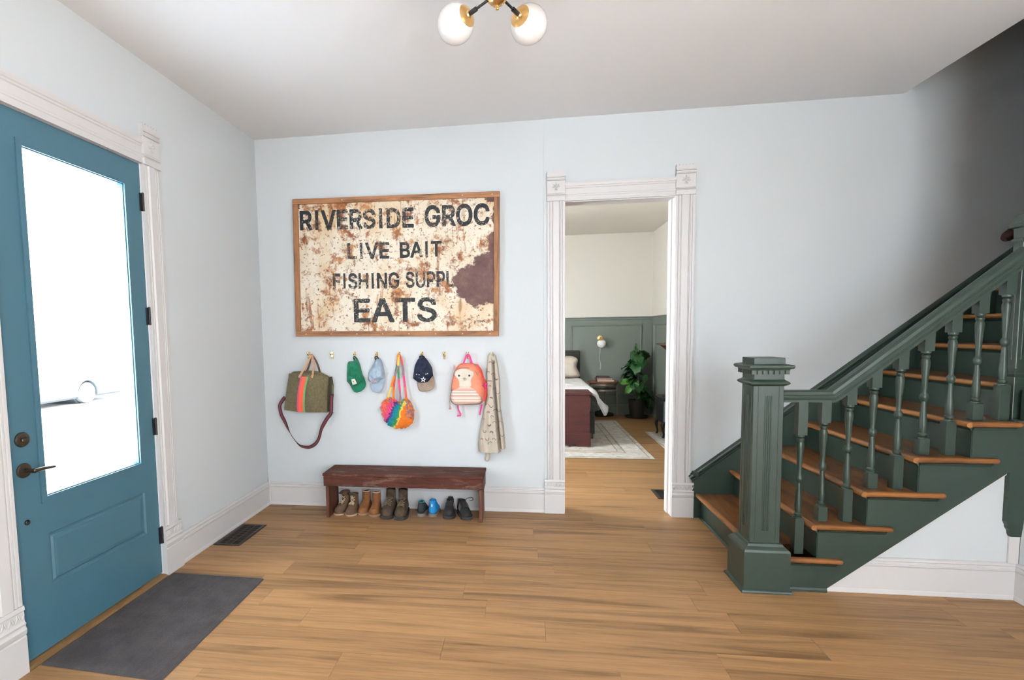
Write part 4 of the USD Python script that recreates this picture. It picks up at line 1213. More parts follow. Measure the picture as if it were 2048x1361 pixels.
f_out = [(1.646, 1.140), (1.672, 1.157), (1.718, 1.163), (1.766, 1.155), (1.792, 1.135), (1.790, 1.10), (1.775, 1.07), (1.772, 1.02), (1.70, 1.014), (1.675, 1.02), (1.672, 1.062), (1.652, 1.095), (1.640, 1.119)]
pack.put('face_panel', pillow(spline_outline(f_out, 70), .008, .006, R=.012, y0=-.1125, back=.3), M_face, smooth=50)
for q in (1.677, 1.758):
    pack.put('eye', trimesh.creation.icosphere(2, .0075).apply_scale([1, .5, 1]).apply_translation((q, -.1215, 1.109)), M_ink, smooth=True)
pack.put('muzzle', pillow(spline_outline([(1.706, 1.088), (1.721, 1.098), (1.736, 1.088), (1.734, 1.076), (1.720, 1.070), (1.707, 1.076)], 40), .012, .004, R=.01, y0=-.117), M_face, smooth=True)
pack.put('nose_stitching', [tube([(1.712, -.130, 1.092), (1.720, -.132, 1.086), (1.728, -.130, 1.092)], .0016, 8, 6), tube([(1.720, -.132, 1.086), (1.720, -.131, 1.078)], .0014, None, 6), tube([(1.711, -.128, 1.079), (1.716, -.131, 1.075), (1.720, -.131, 1.078), (1.725, -.131, 1.075), (1.730, -.128, 1.079)], .0014, 12, 6)], M_gold, smooth=True)
k_out = [(1.611, .979), (1.644, 1.013), (1.689, 1.034), (1.721, 1.038), (1.773, 1.030), (1.819, .999), (1.846, .943), (1.848, .902), (1.830, .884), (1.739, .877), (1.642, .879), (1.610, .904), (1.602, .942)]
ko = spline_outline(k_out, 90)
kp = pack.put('front_pocket', pillow(ko, .036, .008, R=.035, y0=-.088, back=.3), M_strip, smooth=60)
pack.put('pocket_piping', tube([(x_, -.095, z_) for x_, z_ in np.vstack([ko, ko[:1]])], .003, None, 6), M_pipe, smooth=True, parent=kp)
ar = spline_outline([(1.624, 1.06), (1.622, 1.09), (1.637, 1.139), (1.681, 1.163), (1.726, 1.168), (1.774, 1.158), (1.808, 1.134), (1.826, 1.086), (1.820, 1.014), (1.72, .95)], 120)
arc_ = [p for p in ar if p[1] > 1.0]
a0 = np.array(smooth_path([(1.606, -.075, .985), (1.620, -.088, 1.06), (1.637, -.1, 1.136), (1.681, -.108, 1.166), (1.726, -.110, 1.171), (1.774, -.106, 1.160), (1.808, -.098, 1.136), (1.827, -.09, 1.086), (1.836, -.086, 1.0)], 50))
pack.put('zip_piping', tube(a0, .0032, None, 6), M_pipe, smooth=True)
pack.put('top_loop', ribbon([(1.704, -.045, 1.195), (1.716, -.045, 1.228), (1.732, -.042, 1.262), (1.742, -.041, 1.270), (1.752, -.042, 1.262), (1.764, -.045, 1.228), (1.776, -.045, 1.195)], .014, .004, 36), M_magenta, smooth=40)
pack.put('ear', pillow(spline_outline([(1.632, 1.150), (1.630, 1.190), (1.640, 1.178), (1.650, 1.158), (1.642, 1.146)], 40), .012, .004, R=.008, y0=-.06), mat('pack_ear_pink', (.72, .36, .32), .9), smooth=50)
pack.put('shoulder_strap', ribbon([(1.80, -.03, 1.185), (1.835, -.03, 1.14), (1.856, -.03, 1.08), (1.874, -.028, 1.03), (1.872, -.026, .96), (1.855, -.028, .90)], .030, .008, 40, twist=[0, .5, .8, .6, .3, 0]), mat('pack_red_coral', (.62, .085, .075), .85, bump=.4, bscale=800), smooth=40)
pack.put('side_tie', [tube([(1.822, -.085, 1.028), (1.845, -.082, 1.024), (1.868, -.06, 1.026)], .005, 12, 8), soft([(( 1.868, -.055, 1.022, .010), (1.884, -.05, 1.038, .007)), ((1.872, -.055, 1.03, .008), (1.88, -.05, 1.005, .008))], .005, 4)], M_magenta, smooth=True)
pack.put('webbing_tail', ribbon([(1.654, -.03, .872), (1.656, -.034, .840), (1.665, -.034, .812), (1.675, -.034, .792), (1.672, -.036, .780), (1.655, -.036, .782), (1.650, -.036, .774)], .011, .003, 30, twist=[0, .3, .6, .2, 0, 0, 0]), M_magenta, smooth=40)
pack.put('webbing_tail', ribbon([(1.846, -.03, .872), (1.838, -.034, .83), (1.828, -.034, .785)], .012, .003, 16, twist=[0, .4, .2]), M_magenta, smooth=40)
pack.put('zip_pull_tassel', [tube([(1.602, -.075, .95), (1.594, -.06, .90), (1.594, -.055, .86)], .0022, 10, 6), lathe([(0, 0), (.011, 0), (.008, .014), (.004, .026), (0, .03)], (1.594, -.055, .834), 10)], mat('pack_tassel', (.42, .22, .19), .9), smooth=True)

# ------------------------------------------------------------------ cream hoodie
M_hood = mat('hoodie_cotton', (.50, .455, .38), .95, var=.06, vscale=30, bump=.4, bscale=700, bdist=.0015)
M_hoodp = mat('hoodie_print_brown', (.16, .09, .085), .9)
M_hoodp2 = mat('hoodie_print_rose', (.36, .15, .15), .9)
hood = Thing('hoodie', 'cream cotton hoodie printed with small rainbows hanging folded from the last hook', 'hoodie', (1.93, -.05, .41))
zl_ = [.498, .553, .678, .823, .947, 1.008, 1.158, 1.253, 1.284]; xl_ = [1.815, 1.810, 1.828, 1.857, 1.889, 1.886, 1.890, 1.899, 1.918]
zr_ = [.500, .542, .680, .851, 1.056, 1.191, 1.259, 1.284]; xr_ = [2.030, 2.028, 2.019, 1.993, 1.992, 1.976, 1.960, 1.934]
UG = lambda z: np.interp(z, [.49, .519, .649, .854, 1.058, 1.246, 1.29], [1.990, 1.988, 1.975, 1.960, 1.946, 1.939, 1.934])
UF = lambda z: np.interp(z, [.49, .55, .75, .95, 1.06], [1.838, 1.843, 1.862, 1.905, 1.94])


def hoodf(u, v, off=0.0):
    z = .498 + (1.284 - .498) * v
    xl, xr = np.interp(z, zl_, xl_), np.interp(z, zr_, xr_)
    x = xl + (xr - xl) * u
    g = UG(z); f2 = UF(z)
    z2 = z + np.where(x > g, .022 * (1 - v) ** 3, -.004 * (1 - v) ** 3)
    dep = np.interp(z, [.49, .7, 1.0, 1.2, 1.284], [.072, .066, .056, .046, .030])
    e = np.clip(np.minimum(u, 1 - u) / .12, 0, 1)
    prof = np.sqrt(np.clip(1 - (1 - e) ** 2, 0, 1))
    groove = np.exp(-((x - g) / .0085) ** 2)
    fold2 = np.clip((f2 + .004 - x) / .02, 0, 1) * np.where(z < 1.06, 1, 0)
    wr = .007 * np.sin((x - g) * 95 + 2.0 * v) * np.sin(v * 3 + 1) + .010 * (meshkit.fbm(np.stack([x * 26, z * 5, np.full_like(x, 8.1)], -1), 3, 5) - .5)
    y = -.016 - dep * prof * (1 - .95 * groove) + .022 * fold2 * prof + wr * prof - off
    return np.stack([x, y, z2], -1)


hood.put('front', sheet(lambda u, v: hoodf(u, v), 110, 130, .004), M_hood, smooth=60)
hood.put('back', sheet(lambda u, v: hoodf(u, v) * [1, 0, 1] + np.array([0, -.006, 0]), 20, 30, .004), M_hood, smooth=50)
hood.put('waistband', sheet(lambda u, v: hoodf(u, v * .075, .003), 110, 8, .004), mat('hoodie_rib', (.50, .45, .37), .95, bump=.6, bscale=500), smooth=50)
hood.put('hood', soft([((1.915, -.035, 1.255, .017), (1.945, -.03, 1.235, .020)), ((1.925, -.035, 1.275, .010), (1.918, -.035, 1.20, .018))], .007, 6), M_hood, smooth=True)
hood.put('sleeve', [soft([((1.888, -.035, .50, .020), (1.893, -.03, .45, .018)), ((1.893, -.03, .45, .018), (1.884, -.032, .428, .017))], .007, 6)], M_hood, smooth=True)
hood.put('pocket_edge', [soft([((1.93, -.03, .497, .012), (1.985, -.025, .497, .010)), ((1.95, -.03, .492, .010), (1.975, -.028, .487, .008))], .007, 4)], M_hood, smooth=True)
arches = {0: [], 1: []}
random.seed(21)
spots = [(.30, .90), (.62, .91), (.12, .80), (.50, .78), (.75, .74), (.25, .66), (.6, .63), (.82, .60), (.36, .545), (.18, .47), (.45, .47), (.66, .42), (.30, .40), (.88, .42), (.52, .36), (.12, .33), (.40, .28), (.62, .30), (.9, .29), (.22, .22), (.50, .20), (.73, .22), (.35, .14), (.60, .13), (.14, .13), (.92, .16), (.47, .095), (.80, .10)]
for k, (u0, v0) in enumerate(spots):
    flip = PI if k % 3 == 1 else 0.0
    rr = .0095 + .004 * random.random()
    pts = []
    th = np.linspace(-.25, PI + .25, 12) + flip + random.uniform(-.3, .3)
    W_ = np.interp(.498 + .786 * v0, zr_, xr_) - np.interp(.498 + .786 * v0, zl_, xl_)
    for rad in ([rr] if k % 4 else [rr, rr * .55]):
        P = hoodf(u0 + rad * np.cos(th) / W_, v0 + rad * np.sin(th) / .786, .0022)
        arches[0 if k % 3 else 1].append(tube(P, .0019, None, 5))
hood.put('rainbow_print', arches[0], M_hoodp, smooth=True, kind='stuff', label='small brown rainbow arches')
hood.put('rainbow_print', arches[1], M_hoodp2, smooth=True, kind='stuff', label='small rose rainbow arches')

# ------------------------------------------------------------------ bench
bench = Thing('bench', 'low worn reddish brown wooden bench against the wall under the coat hooks', 'bench', (1.245, -.18, 0))
BX0, BX1, BYF, BYB, BZ = .612, 1.876, -.318, -.035, .362
M_benchz = wood('worn_bench_upright', (.05, .018, .012), (.135, .052, .032), .55, (2.5, 22, 22), rnd=.1, axis='z')
bench.put('seat', cbox(BX0, BX1, BYF, BYB, BZ - .020, BZ, .003), M_bench)
bench.put('apron', cbox(BX0 + .004, BX1 - .012, BYF + .010, BYF + .028, BZ - .103, BZ - .0205, .002), M_bench)
bench.put('apron', cbox(BX0 + .02, BX1 - .02, BYB - .028, BYB - .012, BZ - .103, BZ - .0205, .002), M_bench)
bench.put('leg', cbox(BX0 + .012, BX0 + .036, BYF + .0285, BYB - .0285, 0, BZ - .0205, .002), M_benchz)
bench.put('leg', cbox(BX1 - .040, BX1 - .016, BYF + .0285, BYB - .0285, 0, BZ - .0205, .002), M_benchz)
bench.put('side_cleat', [cbox(BX1 - .0155, BX1 - .004, BYF + .03, BYB - .03, BZ - .12, BZ - .021, .002)], M_benchz)

# ------------------------------------------------------------------ shoes under the bench
def topz(m, x, y, r=.010):
    v = m.vertices
    s = (v[:, 0] - x) ** 2 + (v[:, 1] - y) ** 2 < r * r
    return v[s, 2].max() if s.any() else v[np.argmin((v[:, 0] - x) ** 2 + (v[:, 1] - y) ** 2), 2]


def fronty(m, x, z, r=.010):
    v = m.vertices
    s = ((v[:, 0] - x) ** 2 + (v[:, 2] - z) ** 2 < r * r)
    return v[s, 1].min() if s.any() else -.05


def sole_poly(L, Wd, heel=.78):
    a = sg.Point(0, -L / 2 + Wd / 2).buffer(Wd / 2)
    b = sg.Point(.004, -L * .22).buffer(Wd * .5)
    c = sg.Point(0, L / 2 - Wd * heel / 2).buffer(Wd * heel / 2)
    return a.union(b).convex_hull.union(b.union(c).convex_hull)


def make_shoe(name, label, x, y, rz, L, Wd, Hh, kind, mats, sole_t=.018, seed=0):
    """local frame: toe at -y, heel at +y; x, y is the middle of the sole"""
    t = Thing(name, label, 'boot' if 'boot' in name else 'shoe' if 'sandal' not in name else 'sandal', (x, y, 0), rz, group='shoes lined up under the bench')
    r = Wd * .47
    zs_ = sole_t
    toe = (0, -L / 2 + r * 1.02, zs_ + r * .28, r)
    ball = (0, -L * .16, zs_ + r * .55, r * .98)
    heel_ = (0, L / 2 - r * .86, zs_ + r * .6, r * .80)
    if kind == 'boot':
        rs = r * .78
        an = (0, L * .20, zs_ + Hh * .45, rs)
        tp = (0, L * .20, Hh + .02, rs * 1.02)
        up = soft([(toe, ball), (ball, heel_, (0, L * .05, zs_ + Hh * .32, r * .8)), (heel_, an, (0, L * .05, zs_ + Hh * .32, r * .8)), (an, tp)], .009, 8, flat=zs_ * .6)
        cx0, cy0, rin = 0, L * .20, rs * .82
    else:
        rs = r * .74
        an = (0, L * .22, zs_ + Hh * .52, rs)
        tp = (0, L * .30, Hh - rs * .25, rs * .8)
        tong = (0, L * .02, Hh - rs * .55, rs * .62)
        up = soft([(toe, ball), (ball, heel_), (ball, tong, an), (heel_, an, tp), (tp, tong, an)], .008, 8, flat=zs_ * .6)
        cx0, cy0, rin = 0, L * .20, rs * .74
    m = mani(up)
    hole = m3.Manifold.batch_hull([m3.Manifold.sphere(rin, 20).translate((cx0, cy0, Hh * .78)), m3.Manifold.sphere(rin, 20).scale((1, 1.15, 1)).translate((cx0, cy0, Hh + .06))])
    m = m.trim_by_plane((0, 0, -1), -Hh) - hole
    up2 = as_tm(m)
    t.put('upper', up2, mats['upper'], smooth=45, local=True)
    t.put('sole', [extr(sole_poly(L, Wd).buffer(.003), (0, 0, 0), X, Y, Z, zs_)], mats['sole'], smooth=40, local=True)
    ang = np.linspace(0, 2 * PI, 33)
    rc = rin * 1.1
    if kind == 'boot':
        t.put('collar', tube([(cx0 + rc * math.cos(a_), cy0 + rc * math.sin(a_), Hh - .001) for a_ in ang], .0055, None, 8, hint=Z, caps=False), mats['collar'], smooth=True, local=True)
    else:
        t.put('collar', tube([(cx0 + rc * math.cos(a_), cy0 + rc * 1.25 * math.sin(a_), (topz(up2, cx0 + rc * 1.08 * math.cos(a_), cy0 + rc * 1.3 * math.sin(a_), .007)) - .001) for a_ in ang], .0048, None, 8, hint=Z, caps=False), mats['collar'], smooth=True, local=True)
    return t, up2


def laces(t, m, n, y0, y1, half, mat_, r=.0022, z0=None, z1=None):
    """crossing laces on the instep from y0 (toe) to y1, or up the front from z0 to z1"""
    out = []
    for k in range(n):
        for s in (-1, 1):
            pts = []
            for q in (0, .25, .5, .75, 1):
                xx = s * half * (1 - 2 * q)
                if z0 is None:
                    yy = y0 + (y1 - y0) * (k + q) / n
                    pts.append((xx, yy, topz(m, xx, yy) + .002))
                else:
                    z_ = z0 + (z1 - z0) * (k + q) / n
                    pts.append((xx, fronty(m, xx, z_) - .002, z_))
            out.append(tube(pts, r, 10, 6))
    t.put('laces', out, mat_, smooth=True, local=True)


M_suede = mat('taupe_suede', (.105, .060, .034), .9, var=.2, vscale=60, bump=.4, bscale=500)
M_sole1 = mat('pale_crepe_sole', (.36, .25, .155), .9)
M_lace1 = mat('pale_lace', (.52, .40, .27), .9)
M_tanb = mat('chestnut_suede', (.17, .062, .017), .9, color2=(.24, .095, .028), vscale=50, bump=.4, bscale=500)
M_sole2 = mat('tan_sole', (.27, .16, .10), .8)
M_fleece = mat('fleece_lining', (.62, .44, .37), 1.0, bump=1.0, bscale=300, bdist=.004)
M_hike = mat('muddy_leather', (.028, .017, .010), .8, color2=(.095, .060, .032), vscale=24, detail=6, bump=.6, bscale=300, bdist=.002)
M_hikes = mat('dark_rubber', (.028, .024, .022), .8, var=.3, vscale=40)
M_lace2 = mat('khaki_lace', (.15, .11, .07), .9)
M_kidk = mat('black_knit', (.014, .018, .022), .7, bump=.4, bscale=500)
M_kidb = mat('bright_blue_knit', (.01, .24, .58), .75, bump=.5, bscale=500)
M_aqua = mat('aqua_collar', (.02, .36, .42), .8)
M_mint = mat('mint_pull_tab', (.42, .66, .46), .8)
M_greys = mat('grey_sole', (.17, .155, .145), .8)
M_blk = mat('black_mesh', (.012, .012, .013), .75, bump=.5, bscale=500)
M_blks = mat('black_sole', (.030, .026, .026), .7)
for k, (x_, y_, rz_, L_, lb) in enumerate(((.715, -.150, -.38, .185, 'small taupe lace-up moccasin boot, the one next to the left bench leg'), (.802, -.170, -.14, .165, 'small taupe lace-up moccasin boot, right of its twin and beside the chestnut boots'))):
    t, m_ = make_shoe('moccasin_boot', lb, x_, y_, rz_, L_, .088, .165 if k == 0 else .150, 'boot', dict(upper=M_suede, sole=M_sole1, collar=M_suede), .012)
    laces(t, m_, 3, -L_ * .20, -L_ * .02, .022, M_lace1, .0026)
    laces(t, m_, 2, 0, 0, .020, M_lace1, .0026, .085, .135)
    t.put('cuff', [ribbon([(-.032, .02, .155), (-.02, -.012, .162), (.012, -.014, .16), (.034, .01, .15)], .026, .004, 20, normal=(0, -1, .3))], M_suede, smooth=40, local=True)
for k, (x_, y_, rz_, lb) in enumerate(((.893, -.125, -.05, 'chestnut suede pull-on boot with fleece lining, the left one of the pair'), (.987, -.150, .03, 'chestnut suede pull-on boot with fleece lining, beside the muddy hiking boots'))):
    t, m_ = make_shoe('suede_boot', lb, x_, y_, rz_, .185, .090, .166, 'boot', dict(upper=M_tanb, sole=M_sole2, collar=M_fleece), .014)
    t.put('seam', [tube([(0, fronty(m_, 0, z_) - .001, z_) for z_ in np.linspace(.07, .155, 8)], .0016, None, 5), tube([(x2, fronty(m_, x2, .062) - .001, .062 - abs(x2) * .2) for x2 in np.linspace(-.035, .035, 9)], .0016, None, 5)], M_tanb, smooth=True, local=True)
for k, (x_, y_, rz_, lb) in enumerate(((1.108, -.165, -.02, 'muddy brown leather hiking boot, the left one of the pair'), (1.213, -.178, .03, 'muddy brown leather hiking boot, the right one of the pair'))):
    t, m_ = make_shoe('hiking_boot', lb, x_, y_, rz_, .255, .100, .190, 'boot', dict(upper=M_hike, sole=M_hikes, collar=M_hikes), .026)
    laces(t, m_, 2, -.065, -.025, .026, M_lace2, .0028)
    laces(t, m_, 4, 0, 0, .026, M_lace2, .0028, .095, .165)
    t.put('tongue', pillow(spline_outline([(-.024, .12), (-.028, .185), (-.02, .202), (.02, .202), (.028, .185), (.024, .12)], 40), .012, .007, y0=float(fronty(m_, 0, .165)) + .006), M_hike, smooth=50, local=True)
    t.put('toe_cap', [tube([(-.046, -.085, .040), (-.03, -.108, .046), (0, -.118, .050), (.03, -.108, .046), (.046, -.085, .040)], .003, 20, 6)], M_hikes, smooth=True, local=True)
for k, (x_, y_, rz_, um, cm, lb, hh) in enumerate(((1.365, -.120, PI, M_kidk, M_aqua, 'small black slip-on shoe with an aqua collar, its heel facing out', .108), (1.460, -.118, PI - .06, M_kidb, M_kidb, 'small bright blue slip-on shoe on a grey sole, its heel facing out', .120))):
    t, m_ = make_shoe('slip_on_shoe', lb, x_, y_, rz_, .165, .080, hh, 'low', dict(upper=um, sole=M_greys if k else M_greys, collar=cm), .022)
    yh = .165 / 2
    if k == 0:
        t.put('pull_tab', tube([(-.014, yh - .020, .078), (-.012, yh - .024, .100), (0, yh - .028, .106), (.012, yh - .024, .100), (.014, yh - .020, .078)], .004, 16, 8, hint=Y), M_mint, smooth=True, local=True)
        t.put('heel_patch', soft([((-.010, yh - .028, .078, .014), (.010, yh - .028, .078, .014), (0, yh - .028, .086, .013))], .006, 3), M_aqua, smooth=True, local=True)
    else:
        t.put('pull_tab', cbox(-.006, .006, yh - .016, yh - .006, .075, .100, .003), M_white, local=True)
for k, (x_, y_, rz_, lb) in enumerate(((1.590, -.138, .02, 'black running shoe with a lace end standing up, the left one of the pair'), (1.704, -.150, .42, 'black running shoe turned outwards with a looped lace, nearest the right bench leg'))):
    t, m_ = make_shoe('running_shoe', lb, x_, y_, rz_, .215, .088, .112, 'low', dict(upper=M_blk, sole=M_blks, collar=M_blk), .024)
    laces(t, m_, 4, -.055, .0, .02, M_blks, .0026)
    tz = topz(m_, 0, 0) + .002
    if k == 0:
        t.put('lace_end', [tube([(.004, .0, tz), (.012, .002, tz + .018), (.004, .004, tz + .042)], .0016, 12, 6)], M_blks, smooth=True, local=True)
        t.put('heel_tab', cbox(-.02, .02, .055, .075, .098, .128, .004), M_blk, local=True)
    else:
        t.put('lace_loop', [tube([(.004, 0, tz), (.03, -.005, tz + .026), (.065, 0, tz + .028), (.080, .005, tz + .008), (.05, .01, tz - .003)], .0024, 24, 6)], M_blks, smooth=True, local=True)
    t.put('side_stripes', [tube([(s * .03, -.02 + j * .018, topz(m_, s * .03, -.02 + j * .018) + .0005), (s * .040, -.012 + j * .018, .05)], .0022, 6, 5) for s in (-1, 1) for j in range(3)], M_greys, smooth=True, local=True)

# ------------------------------------------------------------------ ceiling light
HUB = np.array([2.077, -2.0, 2.792])
lamp = Thing('ceiling_light', 'brass ceiling light with black arms and round white milk glass globes', 'ceiling light', (HUB[0], HUB[1], H))
lamp.put('canopy', lathe([(0, 0), (.06, 0), (.06, -.012), (.052, -.022), (.012, -.026), (0, -.026)][::-1], (HUB[0], HUB[1], H), 28), M_brass, smooth=35)
lamp.put('stem', lathe([(0, .03), (.007, .03), (.007, .23), (0, .23)], HUB, 14), M_black, smooth=40)
lamp.put('hub', [lathe([(0, -.062), (.006, -.062), (.008, -.056), (.006, -.048), (.010, -.044), (.024, -.040), (.036, -.028), (.040, -.010), (.040, .012), (.034, .026), (.018, .036), (.010, .05), (0, .052)], HUB, 28)], M_brass, smooth=35)
tips = [np.array([1.892, -1.865, 2.765]), np.array([2.203, -1.805, 2.768]), np.array([2.345, -2.06, 2.80]), np.array([2.30, -2.27, 2.84]), np.array([2.06, -2.36, 2.84]), np.array([1.84, -2.28, 2.86])]
for g in tips:
    d_ = g - HUB
    L_ = np.linalg.norm(d_); d_ = d_ / L_
    R_ = .079
    a_ = lamp.put('arm', tube([HUB + d_ * .03, g - d_ * (R_ + .012)], .0055, None, 10), M_black, smooth=True)
    lamp.put('socket', tube([g - d_ * (R_ + .042), g - d_ * (R_ + .004)], .0095, None, 12), M_black, smooth=40, parent=a_)
    cup = [(0, -R_ - .006), (.012, -R_ - .006)] + [((R_ + .0025) * math.sin(q), -(R_ + .0025) * math.cos(q)) for q in np.linspace(.2, .58, 7)] + [((R_ - .001) * math.sin(.58), -(R_ - .001) * math.cos(.58))]
    lamp.put('brass_cup', lathe(cup, g, 28, d_), M_brass, smooth=35, parent=a_)
    lamp.put('globe', trimesh.creation.icosphere(4, R_).apply_translation(g), M_milk, smooth=True)
# ------------------------------------------------------------------ bedroom: wainscot, baseboard
WZ = 1.655
single('wainscot_far', [box(0, BX, BY - .008, BY, .19, WZ - .05), extr([(0, 0), (.012, 0), (.018, .012), (.018, .030), (.028, .042), (.028, .054), (0, .054)], (0, BY, WZ - .05), -Y, Z, X, BX)], M_sage, kind='structure')
single('wainscot_right', [box(BX - .008, BX, WT, BY - .008, .19, WZ - .05), extr([(0, 0), (.012, 0), (.018, .012), (.018, .030), (.028, .042), (.028, .054), (0, .054)], (BX, WT, WZ - .05), -X, Z, Y, BY - WT)], M_sage, kind='structure')
pm = [(0, 0), (.016, 0), (.016, .006), (.010, .012), (.012, .020), (.006, .026), (0, .028)]


def pframe(along, outn, a0, a1, z0, z1, base):
    o = lambda a, z: np.array(base) + along * a + Z * z
    return [extr(pm, o(a0, z0), outn, Z, along, a1 - a0), extr(pm, o(a0, z1), outn, -Z, along, a1 - a0), extr(pm, o(a0, z0), outn, along, Z, z1 - z0), extr(pm, o(a1, z0), outn, -along, Z, z1 - z0)]


for n_, (a0, a1) in enumerate(((2.985, 4.145), (1.5, 2.55), (.3, 1.2))):
    single(f'trim_{5 + n_}', pframe(X, -Y, a0, a1, .33, 1.53, (0, BY - .008, 0)), M_sage, kind='structure')
for n_, (a0, a1) in enumerate(((3.7, 4.93), (1.9, 3.1), (.5, 1.7))):
    single(f'trim_{8 + n_}', pframe(Y, -X, a0, a1, .33, 1.53, (BX - .008, 0, 0)), M_sage, kind='structure')
single('baseboard_bedroom_far', base_y(0, BX, BY), M_sage, kind='structure')
single('baseboard_bedroom_right', base_x(WT, BY, BX, -1), M_sage, kind='structure')
single('baseboard_bedroom_near', [base_y(0, 2.4, WT, 1), base_y(3.4, BX, WT, 1)], M_trim, kind='structure')

# rugs
M_rug = mat('faded_rug', (.33, .29, .235), 1.0, color2=(.58, .55, .50), vscale=7, detail=9, bump=.6, bscale=300, bdist=.004, sheen=.1)
M_rugd = mat('faded_rug_pattern', (.22, .17, .13), 1.0, color2=(.42, .37, .31), vscale=16, detail=7, bump=.5, bscale=300)
M_rugb = mat('rug_border', (.40, .37, .33), 1.0, color2=(.62, .60, .57), vscale=14, detail=7, bump=.5, bscale=300)


def rug(name, label, x0, x1, y0, y1, border):
    t = Thing(name, label, 'rug', ((x0 + x1) / 2, (y0 + y1) / 2, 0), group='faded patterned rugs in the bedroom')
    t.put('field', cbox(x0, x1, y0, y1, .0002, .008, .003), M_rug)
    ring_ = lambda a, b: extr(sg.box(x0 + a, y0 + a, x1 - a, y1 - a).difference(sg.box(x0 + b, y0 + b, x1 - b, y1 - b)), (0, 0, .0081), X, Y, Z, .0006)
    t.put('border', ring_(border * .25, border), M_rugb)
    t.put('border_line', [ring_(border * .18, border * .22), ring_(border, border * 1.08), ring_(border * 1.3, border * 1.36)], M_rugd)
    motifs = []
    random.seed(3)
    for k in range(150):
        cx, cy = random.uniform(x0 + border * 1.5, x1 - border * 1.5), random.uniform(y0 + border * 1.5, y1 - border * 1.5)
        a_ = random.uniform(0, PI)
        P = [(cx + .04 * (q - .5) * math.cos(a_) + .012 * math.sin(q * 9 + k), cy + .09 * (q - .5) * math.sin(a_) + .01 * math.cos(q * 7 + k), .0082) for q in np.linspace(0, 1, 7)]
        motifs.append(ribbon(P, .012, .0008, None, normal=Z))
    t.put('woven_motifs', motifs, M_rugd, kind='stuff')
    return t


rug('area_rug', 'large faded grey and cream patterned rug lying under the bed and the red chest', 1.0, 3.622, 1.855, 4.41, .26)
rug('area_rug', 'small faded cream patterned rug by the right bedroom wall, under the dark cabinet', 3.862, 4.28, 1.9, 3.47, .10)

# ------------------------------------------------------------------ bed
M_char = mat('charcoal_upholstery', (.032, .032, .030), .95, bump=.5, bscale=500, bdist=.002, sheen=.1)
M_linen = mat('white_bedding', (.78, .77, .79), .95, bump=.3, bscale=120, bdist=.003)
M_sheetm = mat('mattress_ticking', (.62, .58, .60), .95)
bed = Thing('bed', 'bed with charcoal upholstered headboard, side rail and short dark legs', 'bed', (2.3, 3.9, 0))
bed.put('headboard', rbox(1.42, 3.13, 4.96, 5.06, .25, 1.105, .025), M_char, smooth=40)
bed.put('side_rail', rbox(3.045, 3.105, 2.93, 4.97, .075, .37, .015), M_char, smooth=40)
bed.put('foot_rail', rbox(1.46, 3.105, 2.90, 2.96, .075, .37, .015), M_char, smooth=40)
bed.put('leg', cbox(3.03, 3.09, 2.93, 2.99, .009, .08, .004), M_black)
bed.put('leg', cbox(1.48, 1.54, 2.93, 2.99, .009, .08, .004), M_black)
bed.put('leg', cbox(3.03, 3.09, 4.88, 4.94, .0, .08, .004), M_black)
bed.put('mattress', rbox(1.47, 3.06, 2.95, 4.95, .34, .585, .05), M_sheetm, smooth=40)


def duv(u, v):
    """v: foot (0) to head (1); u: left (0) to the hanging right side (1)"""
    y = 2.90 + 1.66 * v
    s = u * 2.10
    flat_ = 1.56
    r = .12
    over = np.clip(s - flat_, 0, None)
    ang = np.clip(over / r, 0, PI / 2)
    drop = np.clip(over - r * PI / 2, 0, None)
    lim = np.interp(v, [0, .08, .16, .30, .38, .55, 1], [.03, .02, -.05, .04, -.04, -.05, -.06]) + .14
    drop = np.minimum(drop, np.clip(lim, .0, None))
    flare = np.interp(v, [0, .10, .25, .5, 1], [.14, .22, .13, .08, .03])
    x = 1.48 + np.minimum(s, flat_) + r * np.sin(ang) + flare * drop / .3 + .02 * np.sin(v * 26) * drop / .2
    z = .675 - r * (1 - np.cos(ang)) - drop
    puff = .018 * np.sin(u * 7 + 1) * np.sin(v * 8) + .05 * (meshkit.fbm(np.stack([x * 4, y * 4, np.full_like(x, 1.5)], -1), 4, 2) - .5)
    z = z + puff * (ang < 1.2) - .055 * (1 - np.clip(v / .10, 0, 1)) ** 2
    x = x + puff * (ang >= 1.2)
    return np.stack([x, y, z], -1)


dv = single('duvet', sheet(duv, 110, 90, .03), M_linen, 'rumpled white duvet spread over the bed and hanging down its right side', 'duvet', smooth=60)
pl = single('pillow', pillow(spline_outline([(2.35, .64), (2.30, .8), (2.33, .99), (2.6, 1.02), (2.86, 1.015), (2.985, 1.012), (3.083, .955), (3.066, .85), (3.092, .77), (3.115, .665), (2.95, .645), (2.6, .64)], 110), .10, .016, R=.10, y0=4.90, back=.5, rough=.03, nscale=9), mat('cream_pillowcase', (.62, .54, .46), .95, bump=.3, bscale=150), 'cream pillow leaning against the charcoal headboard', 'pillow', smooth=60)

